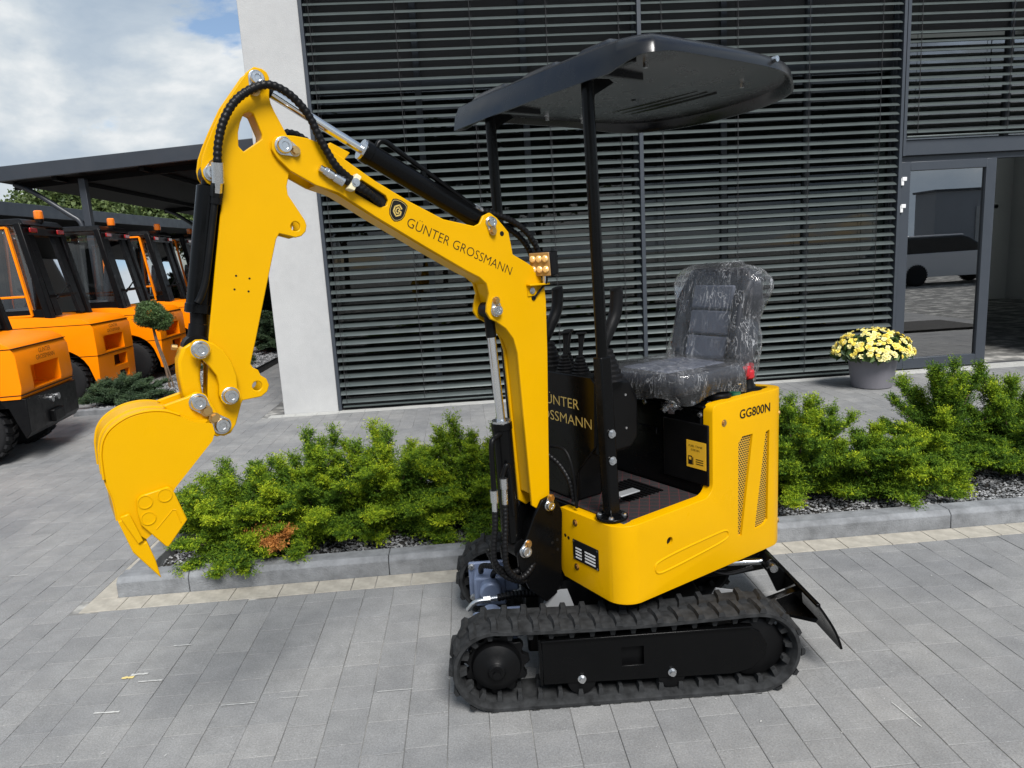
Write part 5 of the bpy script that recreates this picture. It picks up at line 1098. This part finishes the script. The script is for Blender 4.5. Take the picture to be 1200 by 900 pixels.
# ---------- boom
t_ = .05
mb = MB(); mb.prism(BOOM, .038, t_, holes=[SLOT]); boom = ub(mb, 'boom', 'yellow', bevel=.0025)
mb = MB(); mb.prism(BOOM, -t_, -.038); build(mb, 'boom_far_plate', 'yellow', boom, bevel=.0025)
mb = MB(); mb.prism(CORE, -.037, .0375); core_o = build(mb, 'boom_box', 'yellow', boom, bevel=.002)
mb = MB(); mb.prism(SLOT, .0376, .0382); build(mb, 'slot_dark_sheet', 'decal_black', boom)  # black sheet over the core, darkens the slot by colour
def disc(p, v, r, name, m, parent, h=.004):
    mb = MB(); mb.cyl((p[0], v, p[1]), (p[0], v+h, p[1]), r, 20); return build(mb, name, m, parent)
def pin(p, v, name='pin', r=.022, tail=None, parent=None, keep=.010):
    """pin head on its flag plate with a keeper bolt"""
    parent = parent or boom; mb = MB(); a = Vector((p[0], v, p[1]))
    if tail:
        d = Vector((tail[0]-p[0], tail[1]-p[1])); L = d.length; d.normalize(); nrm = Vector((-d.y, d.x)); pts = []
        for k in range(13): th = R(90+180*k/12); pts.append((p[0]+(d.x*math.cos(th)+nrm.x*math.sin(th))*r*1.22, p[1]+(d.y*math.cos(th)+nrm.y*math.sin(th))*r*1.22))
        for k in range(9): th = R(-90+180*k/8); pts.append((tail[0]+(d.x*math.cos(th)+nrm.x*math.sin(th))*r*.72, tail[1]+(d.y*math.cos(th)+nrm.y*math.sin(th))*r*.72))
        mb.prism(pts, v, v+.006)
    else: mb.cyl(a, a+Vector((0, .004, 0)), r*1.2, 24)
    o = build(mb, name, 'zinc', parent, bevel=.0015)
    mb = MB(); mb.lathe([(r, .0), (r, .012), (r*.86, .016), (r*.5, .016), (r*.42, .013), (0, .013)], a+Vector((0, .004, 0)), (0, 1, 0), 24); build(mb, 'pin_head', 'zinc', o, smooth=True)
    if tail:
        mb = MB(); bolt(mb, (tail[0], v+.006, tail[1]), (0, 1, 0), keep, .009); build(mb, 'keeper_bolt', 'brass', o)
    return o
pin(BOOM_PINS[0], t_, tail=(BOOM_PINS[0][0]-.03, BOOM_PINS[0][1]-.013)); pin(BOOM_PINS[1], t_, tail=(BOOM_PINS[1][0]-.004, BOOM_PINS[1][1]-.03), r=.017)
pin(BOOM_PINS[2], t_, tail=(BOOM_PINS[2][0]+.001, BOOM_PINS[2][1]+.034), r=.019)
disc(BOOM_PINS[4], t_, .0085, 'hole', 'decal_black', boom, .0008); disc(BOOM_PINS[5], t_, .009, 'cable_grommet', 'decal_black', boom, .004)  # the hole is a flat black disc, its inner dark put into the colour
for a in (-1, 1):
    mb = MB(); mb.cyl((BOOM_PINS[3][0], a*.04, BOOM_PINS[3][1]), (BOOM_PINS[3][0], a*.066, BOOM_PINS[3][1]), .024, 20); build(mb, 'boom_foot_boss', 'satin_black', boom, smooth=True)
    mb = MB(); mb.prism(circ(BOOM_PINS[0], .036, 24), a*.0382, a*.035); build(mb, 'head_boss', 'yellow', boom)
# stop plate at the head, emblem and lettering
ex = np.array((-.9085, 0, -.4178)); ey = np.array((-.4178, 0, .9085))
text('GÜNTER GROSSMANN', 'lettering', 'decal_black', boom, 0, (.835, t_, 1.777), ex, ey, .432, .0315, font_offset=-.010)
def shield(c, s, v, name, m, parent, h=.0006):
    q = [(-.8, .55), (-.75, .8), (-.45, .95), (0, 1.0), (.45, .95), (.75, .8), (.8, .55), (.78, -.2), (.62, -.6), (.3, -.88), (0, -1.0), (-.3, -.88), (-.62, -.6), (-.78, -.2)]
    pts = [(c[0]+(ex[0]*a+ey[0]*b)*s, c[1]+(ex[2]*a+ey[2]*b)*s) for a, b in q]; mb = MB(); mb.prism(pts, v, v+h); return build(mb, name, m, parent)
em = shield(EMBLEM[0], .036, t_, 'emblem', 'decal_black', boom); shield(EMBLEM[0], .0325, t_+.0006, 'emblem_line', 'decal_gold', em, .0003); shield(EMBLEM[0], .031, t_+.0009, 'emblem_field', 'decal_black', em, .0003)
def emb(path, w):
    mb = MB(); c = EMBLEM[0]
    W_ = [Vector((c[0]+(ex[0]*a+ey[0]*b)*.02, t_+.0015, c[1]+(ex[2]*a+ey[2]*b)*.02)) for a, b in path]
    for a, b in zip(W_, W_[1:]): mb.bar(a-(b-a).normalized()*w*.3, b+(b-a).normalized()*w*.3, w, .0006, (0, 1, 0))
    build(mb, 'emblem_mark', 'decal_gold', em)
emb([(.55, .55), (0, .95), (-.65, .45), (-.65, -.35), (0, -.9), (.6, -.45), (.6, .05), (.1, .05)], .0045); emb([(.3, .3), (0, .5), (-.3, .25), (-.3, -.2), (0, -.45), (.28, -.25)], .004)
# work light on a small bracket at the boom elbow
mb = MB(); mb.box(.285, .375, .05, .075, 1.553, 1.560); mb.box(.33, .372, .0505, .054, 1.515, 1.553); wl = ub(mb, 'lamp_bracket', 'yellow', bevel=.002)
mb = MB(); bolt(mb, (.352, .0545, 1.535), (0, 1, 0), .008, .006); build(mb, 'bolt', 'zinc', wl)
LM = Matrix.Translation((.318, .066, 1.628)) @ Matrix.Rotation(R(18), 4, 'Z') @ Matrix.Rotation(R(4), 4, 'Y')
def lampart(mb, name, m, **k): mb.v = [tuple(LM @ Vector(p)) for p in mb.v]; return ub(mb, name, m, **k)
mb = MB(); mb.box(-.045, .0, -.046, .046, -.044, .044); lh = lampart(mb, 'work_lamp', 'satin_black', bevel=.005)
mb = MB()
for k in range(6): mb.box(-.06, -.044, -.04+k*.0145, -.036+k*.0145, -.04, .04)
mb.v = [tuple(LM @ Vector(p)) for p in mb.v]; build(mb, 'cooling_fins', 'satin_black', lh)
mb = MB(); mb.box(.0, .006, -.044, .044, -.042, .042); mb.v = [tuple(LM @ Vector(p)) for p in mb.v]; build(mb, 'lens_frame', mat('lens_base', (.35, .2, .07), .25, coat=.5), lh, bevel=.002)
for a in (-.028, 0, .028):
    for b in (-.018, .02):
        mb = MB(); mb.lathe([(.0125, 0), (.0125, .004), (.009, .008), (.0, .009)], (.006, a, b), (1, 0, 0), 14); mb.v = [tuple(LM @ Vector(p)) for p in mb.v]; build(mb, 'led_lens', 'amber', lh, smooth=True)
mb = MB(); mb.tube(spline([(.30, .07, 1.60), (.30, .075, 1.565), (.315, .06, 1.54), (.345, .056, 1.51)], 5), .004, 8); build(mb, 'lamp_cable', 'hose_rubber', lh, smooth=True)
mb = MB(); mb.cyl((.30, .066, 1.56), (.30, .066, 1.585), .010, 8); build(mb, 'lamp_bolt', 'zinc', lh)
# ---------- arm (stick)
mb = MB(); mb.prism(ARM, .028, .036, holes=[ARM_HOLE, circ(ARM_PINS[2], .014, 16), circ(ARM_PINS[3], .014, 16)]); arm = ub(mb, 'arm', 'yellow', bevel=.0025)
mb = MB(); mb.prism(ARM, -.036, -.028, holes=[ARM_HOLE, circ(ARM_PINS[2], .014, 16), circ(ARM_PINS[3], .014, 16)]); build(mb, 'arm_far_plate', 'yellow', arm, bevel=.0025)
AC = [(1.2257, 2.12), (1.2168, 2.10), (1.19, 2.035), (1.178, 2.004), (1.19, 1.954), (1.207, 1.90), (1.206, 1.876), (1.18, 1.828), (1.20, 1.772), (1.243, 1.772), (1.254, 1.752), (1.345, 1.462), (1.369, 1.395), (1.372, 1.345), (1.395, 1.30), (1.41, 1.282), (1.43, 1.235), (1.46, 1.218), (1.480, 1.24), (1.484, 1.328), (1.462, 1.484), (1.418, 1.69), (1.374, 1.89), (1.365, 1.95), (1.36, 2.02), (1.32, 2.10), (1.28, 2.16), (1.24, 2.15)]
def insideset(poly, hole):
    return poly
mb = MB(); mb.prism(AC, -.0275, .0275, holes=[[(a, b) for a, b in ARM_HOLE]]); build(mb, 'arm_box', 'yellow', arm, bevel=.002)
pin(ARM_PINS[0], .036, tail=(ARM_PINS[0][0]+.010, ARM_PINS[0][1]-.034), parent=arm, r=.019); pin(ARM_PINS[1], .036, tail=(ARM_PINS[1][0]-.006, ARM_PINS[1][1]+.02), parent=arm, r=.02)
for (px, pz) in ((1.374, 1.6515), (1.338, 1.6415), (1.383, 1.6135), (1.345, 1.605)): disc((px, pz), .0362, .003, 'rivet_hole_dot', 'decal_black', arm, .0004)  # black dots painted for the shade inside small holes
# ---------- bucket linkage and bucket
mb = MB(); mb.prism(LINKN, .0405, .0605); ln = ub(mb, 'bucket_rocker', 'yellow', bevel=.004, seg=3)
mb = MB(); mb.prism(LINKN, -.0605, -.0405); ub(mb, 'bucket_rocker', 'yellow', bevel=.004)
lp = [(1.499, 1.4555), (1.4358, 1.3153)]
for p in lp: pin(p, .061, parent=ln, r=.021)
mb = MB(); mb.prism(circ(lp[0], .028, 20), .0605, .0635); mb.prism(circ(lp[1], .028, 20), .0605, .0635); build(mb, 'rocker_boss', 'yellow', ln)
mb = MB(); mb.prism(LINKB, -.032, .032); ub(mb, 'bucket_link', 'yellow', bevel=.008, seg=3)
mb = MB(); mb.cyl((1.548, .0, 1.463), (1.562, .0, 1.466), .008, 8); ub(mb, 'grease_nipple', 'brass')
bw = .10
_c = [(p.x, p.y) for p in spline([(*BSIDE[i], 0) for i in (18, 19, 20, 0, 1, 2, 3, 4, 5, 6, 7, 8)], 5)]   # smooth the curved back
BCURVE = _c[::-1]; BSIDE = _c+[BSIDE[i] for i in range(9, 18)]
mb = MB(); mb.prism(BSIDE, bw-.010, bw); bk = ub(mb, 'bucket', 'yellow', bevel=.002)
mb = MB(); mb.prism(BSIDE, -bw, -bw+.010); build(mb, 'bucket_side', 'yellow', bk, bevel=.002)
# curved back shell following the rear outline of the side plates
back = [(1.512, 1.258)]+BCURVE
cen = Vector((1.62, 1.15)); inn = [tuple(Vector(p)+(cen-Vector(p)).normalized()*.012) for p in back]
outb = [tuple(Vector(p)-(cen-Vector(p)).normalized()*.004) for p in back]
mb = MB(); k = len(back); vs = []
for pts in (outb, inn):
    for v in (-bw+.0105, bw-.0105): vs += [(p[0], v, p[1]) for p in pts]
fs = []
for i in range(k-1):
    fs += [(i, i+1, k+i+1, k+i), (2*k+i, 3*k+i, 3*k+i+1, 2*k+i+1)]
    fs += [(i, 2*k+i, 2*k+i+1, i+1), (k+i, k+i+1, 3*k+i+1, 3*k+i)]
fs += [(0, k, 3*k, 2*k), (k-1, 3*k-1, 4*k-1, 2*k-1)]
mb.add(vs, fs); build(mb, 'bucket_shell', 'yellow', bk, smooth=True)
for v in (bw-.004, -bw+.004, .03):
    mb = MB(); path = [Vector((p[0], v, p[1])) for p in outb[6:46]]; mb.tube(path, .004, 6); build(mb, 'weld_bead', 'yellow', bk, smooth=True)
for (v0, v1) in ((bw-.014, bw+.006), (-.012, .012), (-bw-.006, -bw+.014)):
    mb = MB(); mb.prism(BTOOTH, v0, v1); build(mb, 'bucket_tooth', 'yellow', bk, bevel=.003)
mb = MB(); mb.prism([(1.763, 1.0335), (1.7343, 1.0427), (1.716, .98), (1.742, .95)], -bw+.015, bw-.015); build(mb, 'cutting_lip', 'yellow', bk, bevel=.002)
mb = MB(); mb.prism([(1.757, 1.047), (1.735, 1.052), (1.712, .968), (1.724, .962)], bw+.0062, bw+.013); build(mb, 'tooth_holder', 'yellow', bk, bevel=.003)
for sg in (1, -1):
    mb = MB(); mb.prism(BCUT, sg*bw+(0.0005 if sg > 0 else -.0125), sg*bw+(.0125 if sg > 0 else -.0005)); sc = build(mb, 'side_cutter', 'yellow', bk, bevel=.003)
    if sg > 0:
        for c in BCIRC:
            mb = MB(); mb.lathe([(.019, 0), (.0188, .0022), (.0165, .0026), (.0155, .001), (0, .001)], (c[0], bw+.0125, c[1]), (0, 1, 0), 24); build(mb, 'cutter_stud', 'yellow', sc, smooth=True)
        mb = MB(); mb.tube([Vector((p[0], bw+.0125, p[1])) for p in BGROOVE], .0018, 6); build(mb, 'cutter_groove', 'yellow', sc, smooth=True)
for sg in (1, -1):
    mb = MB(); mb.prism(BEAR, *((.045, .062) if sg > 0 else (-.062, -.045))); ear = build(mb, 'bucket_ear', 'yellow', bk, bevel=.004)
    if sg > 0:
        pin(BPINS[0], .062, tail=BPINS[1], parent=ear, r=.021, keep=.011); pin(BPINS[2], .062, tail=BPINS[3], parent=ear, r=.021, keep=.011)
mb = MB(); mb.prism([(1.56, 1.27), (1.60, 1.305), (1.66, 1.312), (1.70, 1.306), (1.66, 1.30), (1.60, 1.28)], -.062, .062); build(mb, 'ear_plate', 'yellow', bk)
# ---------- cylinders
def cylinder(a, b, c, d, rb, rr, v=0., rodm='chrome', name='cylinder', gland=True):
    """a rod eye, b end of rod eye, c gland, d barrel foot"""
    a, b, c, d = (P(p, v) for p in (a, b, c, d)); mb = MB(); ax = (c-d).normalized()
    mb.lathe([(rb*.5, -.02), (rb, -.012), (rb, .0), (rb, (c-d).length-.028), (rb*1.07, (c-d).length-.026), (rb*1.07, (c-d).length-.002), (rb*.9, (c-d).length)], d, ax, 28); o = ub(mb, name, 'black_paint', smooth=True)
    mb = MB(); mb.cyl(c-ax*.01, b, rr, 20); build(mb, 'rod', rodm, o, smooth=True)
    mb = MB(); mb.cyl(b, a, rr*1.18, 16); mb.cyl(a+Vector((0, -.026, 0)), a+Vector((0, .026, 0)), rr*1.75, 20); build(mb, 'rod_eye', 'satin_black', o, smooth=True)
    if gland:
        mb = MB(); mb.cyl(c, c+ax*.008, rb*.98, 24); build(mb, 'gland', 'zinc', o)
    return o
cb = cylinder((1.499, 1.4555), CYL_BK[3], (1.482, 1.552), CYL_BK[1], .034, .022, v=.0, rodm='satin_black', name='bucket_cylinder', gland=False)
mb = MB(); mb.cyl((1.400, -.025, 1.9348), (1.400, .025, 1.9348), .03, 20); mb.cyl((1.402, 0, 1.9348), P(CYL_BK[1], 0), .022, 14); build(mb, 'foot_eye', 'satin_black', cb, smooth=True)
mb = MB(); mb.tube(spline([P(p, .04) for p in TUBE_BK], 6), .010, 10); build(mb, 'oil_pipe', 'satin_black', cb, smooth=True)
mb = MB(); mb.cyl(P((1.396, 1.905), .05), P((1.402, 1.87), .042), .017, 6); mb.cyl(P((1.4, 1.872), .042), P((1.405, 1.85), .04), .015, 14); build(mb, 'pipe_union', 'satin_black', cb)
ca = cylinder(ARM_PINS[0], (1.2047, 2.165), CYL_ARM[2], (.535, 1.797), .034, .0145, v=0, name='arm_cylinder')
mb = MB(); mb.cyl((.5128, -.03, 1.7824), (.5128, .03, 1.7824), .028, 18); build(mb, 'foot_eye', 'satin_black', ca, smooth=True)
mb = MB(); mb.tube(spline([P(p, .012) for p in TUBE_ARM], 6), .0085, 10); build(mb, 'oil_pipe', 'black_paint', ca, smooth=True)
mb = MB(); mb.bar((.74, .012, 1.955), (.735, .012, 1.91), .015, .012, (0, 1, 0)); build(mb, 'pipe_clip', 'black_paint', ca)
mb = MB(); mb.cyl(P((.549, 1.837), .012), P((.515, 1.819), .014), .013, 6); mb.cyl(P((.545, 1.815), -.01), P((.52, 1.80), -.01), .014, 8); build(mb, 'pipe_union', 'zinc', ca)
cc = cylinder(BOOM_PINS[2], (.506, 1.378), (.485, 1.057), (.470, .60), .037, .0165, v=0, name='boom_cylinder')
mb = MB(); mb.cyl((.4552, -.045, .5582), (.4552, .045, .5582), .035, 20); build(mb, 'foot_eye', 'satin_black', cc, smooth=True)
mb = MB(); mb.tube(spline([(.5, .02, 1.02), (.535, .035, 1.015), (.560, .045, 1.0), (.564, .045, .94), (.564, .045, .82)], 6), .010, 10); mb.tube(spline([(.525, .045, .86), (.51, .05, .90), (.50, .05, .90), (.49, .045, .86), (.478, .035, .70)], 6), .009, 10); build(mb, 'oil_pipe', 'satin_black', cc, smooth=True)
mb = MB(); mb.cyl((.564, .045, .82), (.564, .045, .775), .015, 14); mb.cyl((.564, .045, .775), (.565, .045, .735), .0115, 8); mb.cyl((.525, .055, .86), (.525, .055, .82), .015, 14); mb.cyl((.525, .055, .82), (.526, .055, .76), .0115, 8); build(mb, 'pipe_union', 'zinc', cc)
def hose(pts, r, name='hydraulic_hose'):
    mb = MB(); pp, rr = ridged(spline(pts, 8), r); mb.tube(pp, rr, 10); return ub(mb, name, 'hose_rubber', smooth=True)
hose([(.565, .045, .74), (.572, .05, .68), (.585, .05, .60), (.58, .05, .54), (.54, .05, .49), (.48, .05, .48), (.43, .04, .5)], .0115)
hose([(.526, .055, .76), (.535, .065, .69), (.55, .075, .60), (.545, .075, .52), (.50, .075, .465), (.45, .07, .47), (.40, .05, .50)], .0115)
hose([(.58, .0, .58), (.56, .04, .50), (.50, .06, .45), (.42, .05, .43), (.36, .04, .45)], .0115)
h = hose([P(p, .062 if i > 11 else .072) for i, p in enumerate(HOSE1[1:-1])]+[P(HOSE1[-1], .045)], .0115)
mb = MB(); mb.cyl(P(HOSE1[1], .072), P((1.396, 1.905), .06), .0165, 14); mb.cyl(P((1.396, 1.91), .06), P((1.399, 1.88), .05), .012, 6); build(mb, 'hose_fitting', 'zinc', h, smooth=True)
h = hose([P(HOSE2[0], .064), P(HOSE2[1], .064), P(HOSE2[2], .06), P(HOSE2[3], .045)], .0115)
mb = MB(); a = P(HOSEFIT[0], .062); b = P(HOSEFIT[1], .064); d = (b-a)
for f0, f1, rr_, nn_ in ((0, .2, .010, 14), (.2, .36, .0125, 6), (.36, .6, .0135, 14), (.6, .7, .0115, 14), (.7, 1.15, .0145, 14)): mb.cyl(a+d*f0, a+d*f1, rr_, nn_)
build(mb, 'capped_coupling', 'zinc', h)
mb = MB(); mb.prism(CLAMP, t_+.0005, .082); cl = ub(mb, 'hose_clamp', 'clamp_nylon', bevel=.003)
mb = MB(); bolt(mb, (1.006, .082, 1.908), (0, 1, 0), .009, .006); build(mb, 'bolt', 'zinc', cl)
mb = MB(); mb.prism([(1.02, 1.978), (1.075, 2.005), (1.06, 2.028), (1.0, 2.0)], -.045, .045); ub(mb, 'head_stop', 'yellow', bevel=.002)
for dv in (.02, -.01): hose([(HOSE_R[i][0]+(.0 if dv > 0 else .006), dv, HOSE_R[i][1]+(0 if dv > 0 else -.02)) for i in range(len(HOSE_R))]+[(.285, dv, 1.60)], .011)
hose([P((1.17, 2.06), -.02), P((1.13, 2.055), -.03), P((1.08, 2.02), -.03)], .012)
hose([(.30, .03, .90), (.27, .06, .86), (.255, .10, .80), (.25, .12, .72)], .010); 
mb = MB(); mb.tube(spline([(.285, .03, .93), (.262, .09, .92), (.258, .13, .84), (.255, .14, .70)], 6), .006, 8); ub(mb, 'guard_rod', 'satin_black', smooth=True)
# ---------- swing bracket
for a, b in ((.052, .066), (-.066, -.052)):
    mb = MB(); mb.prism(BRK, a, b); br = ub(mb, 'swing_bracket', 'black_paint', bevel=.003)
    if a > 0:
        pin(BOOM_PINS[3], .066, tail=(BOOM_PINS[3][0]-.008, BOOM_PINS[3][1]+.03), parent=br, r=.018); pin(LOWPIN[0], .066, tail=(LOWPIN[0][0]-.012, LOWPIN[0][1]+.028), parent=br, r=.021)
        for (p, q) in ((.30, .56), (.325, .555), (.30, .52)): disc((p, q), .066, .006, 'hole', 'decal_black', br, .0006)  # black discs laid on the plate, coloured like shaded bores
mb = MB(); mb.prism([(.28, .37), (.28, .66), (.33, .68), (.38, .62), (.42, .46), (.38, .36)], -.0515, .0515); ub(mb, 'bracket_core', 'black_paint', bevel=.005)
mb = MB(); mb.box(.20, .27, -.14, .04, .36, .62); mb.cyl((.30, 0, .34), (.30, 0, .66), .05, 20); ub(mb, 'swing_post', 'satin_black', bevel=.006)
mb = MB(); mb.prism([(-.25, .42), (.04, .42), (.04, .66), (-.25, .66)], .215, .235, mp=lambda a, v, b: (v, a, b)); ub(mb, 'front_plate', 'satin_black', bevel=.004)
# ---------- seat wrapped in clear film
sv0, sv1 = -.10, .34
def soft(x0, x1, y0, y1, z0, z1, name, m, bev, parent=None):
    mb = MB(); mb.box(x0, x1, y0, y1, z0, z1); return ub(mb, name, m, parent, bevel=bev, seg=5)
cu = soft(-.52, -.10, sv0, sv1, 1.092, 1.180, 'seat_cushion', 'seat_vinyl', .045)
for k in range(3):
    mb = MB(); u0 = -.14-k*.115; mb.box(u0-.105, u0, sv0+.09, sv1-.09, 1.165, 1.185); build(mb, 'cushion_pad', 'seat_insert', cu, bevel=.009, seg=3)
mb = MB(); mb.box(-.5, -.2, sv0+.08, sv1-.08, 1.055, 1.08); ub(mb, 'seat_rail', 'satin_black')
BMx = Matrix.Translation((-.50, (sv0+sv1)/2-.01, 1.13)) @ Matrix.Rotation(R(-13), 4, 'Y')
def backpart(mb, name, m, parent=None, **k):
    mb.v = [tuple(BMx @ Vector(p)) for p in mb.v]; return ub(mb, name, m, parent, **k)
mb = MB(); hw = .195
prof = [(-hw*.93, 0), (hw*.93, 0), (hw, .12), (hw*.98, .33), (hw*.84, .43), (hw*.7, .45), (-hw*.7, .45), (-hw*.84, .43), (-hw*.98, .33), (-hw, .12)]
mb.prism(prof, -.09, .0, mp=lambda a, v, b: (v, a, b)); bkst = backpart(mb, 'seat_back', 'seat_vinyl', bevel=.03, seg=4)
for (z0, z1) in ((.05, .15), (.158, .26), (.268, .37)):
    mb = MB(); w_ = .125; mb.box(-.005, .014, -.108, .108, z0, z1); backpart(mb, 'back_pad', 'seat_insert', bkst, bevel=.009, seg=3)
for sg in (-1, 1):
    mb = MB(); mb.prism([(-.03, .03), (.035, .08), (.04, .30), (.0, .40), (-.03, .40)], sg*.125, sg*.18); backpart(mb, 'side_bolster', 'seat_vinyl', bkst, bevel=.02, seg=3)
def film(fn, nu, nv, name, parent):
    vs = []; fs = []
    for i in range(nu):
        for j in range(nv):
            p = Vector(fn(i/(nu-1), j/nv)); d = noise.noise(p*8)*.012+noise.noise(p*19+Vector((3, 1, 7)))*.008
            c = p-Vector((-.4, .12, 1.3)); vs.append(p+c.normalized()*d)
    for i in range(nu-1):
        for j in range(nv): fs.append((i*nv+j, i*nv+(j+1) % nv, (i+1)*nv+(j+1) % nv, (i+1)*nv+j))
    mb = MB(); mb.add(vs, fs); return ub(mb, name, 'plastic_film', parent, smooth=False)
def sq(a, e): return math.copysign(abs(a)**e, a)
def fn_back(s, t):
    th = 2*math.pi*t; z = -.02+.50*s; w = (hw+.016)*(1.0 if s < .75 else 1-.35*((s-.75)/.25)**2)*(1+.06*math.sin(s*9)); dpt = .085 if s < .85 else .085*(1-((s-.85)/.15)**2*.8)
    if s > .97: w *= .6
    flare = .018*max(0, math.sin((s-.55)*6))
    return BMx @ Vector((-.035+(dpt)*sq(math.sin(th), .6), (w+flare)*sq(math.cos(th), .45), z))
def fn_cush(s, t):
    th = 2*math.pi*t; z = 1.078+.124*s; k = 1+.0*s; sh = 1 if s < .8 else 1-.35*((s-.8)/.2)**2
    if s > .98: sh = .1
    droop = .02*math.sin(th*7)*(1-s)
    return Vector((-.31+(.235+droop*.5)*sq(math.cos(th), .5)*sh, (sv0+sv1)/2+(.245+droop*.4)*sq(math.sin(th), .5)*sh, z+.012*math.sin(th*5)*(1-s)))
film(fn_back, 40, 90, 'back_film', bkst); film(fn_cush, 18, 96, 'cushion_film', cu)
for p in bpy.data.objects:
    if p.name.startswith(('back_film', 'cushion_film')): p.data.shade_smooth()
# crumpled film tail hanging from the cushion corner
mb = MB()
for k in range(26):
    c = Vector((-.14+random.gauss(0, .018), .27+random.gauss(0, .02), 1.055+random.gauss(0, .012))); a = Vector(rng.normal(size=3)).normalized()*.025; b = Vector(rng.normal(size=3)).normalized()*.02
    mb.add([c, c+a, c+a+b, c+b], [(0, 1, 2, 3)])
build(mb, 'film_knot', 'plastic_film', cu, recalc=False)

# ---------- no piece sits deeper than thing > part > sub-part
bpy.context.view_layer.update()
for o in list(bpy.data.objects):
    ch = [o]
    while ch[-1].parent: ch.append(ch[-1].parent)
    if len(ch) > 3:
        mw = o.matrix_world.copy(); anc = ch[-2]
        o.parent = anc; o.matrix_parent_inverse = Matrix.Identity(4); o.matrix_local = anc.matrix_world.inverted() @ mw
bpy.context.view_layer.update()
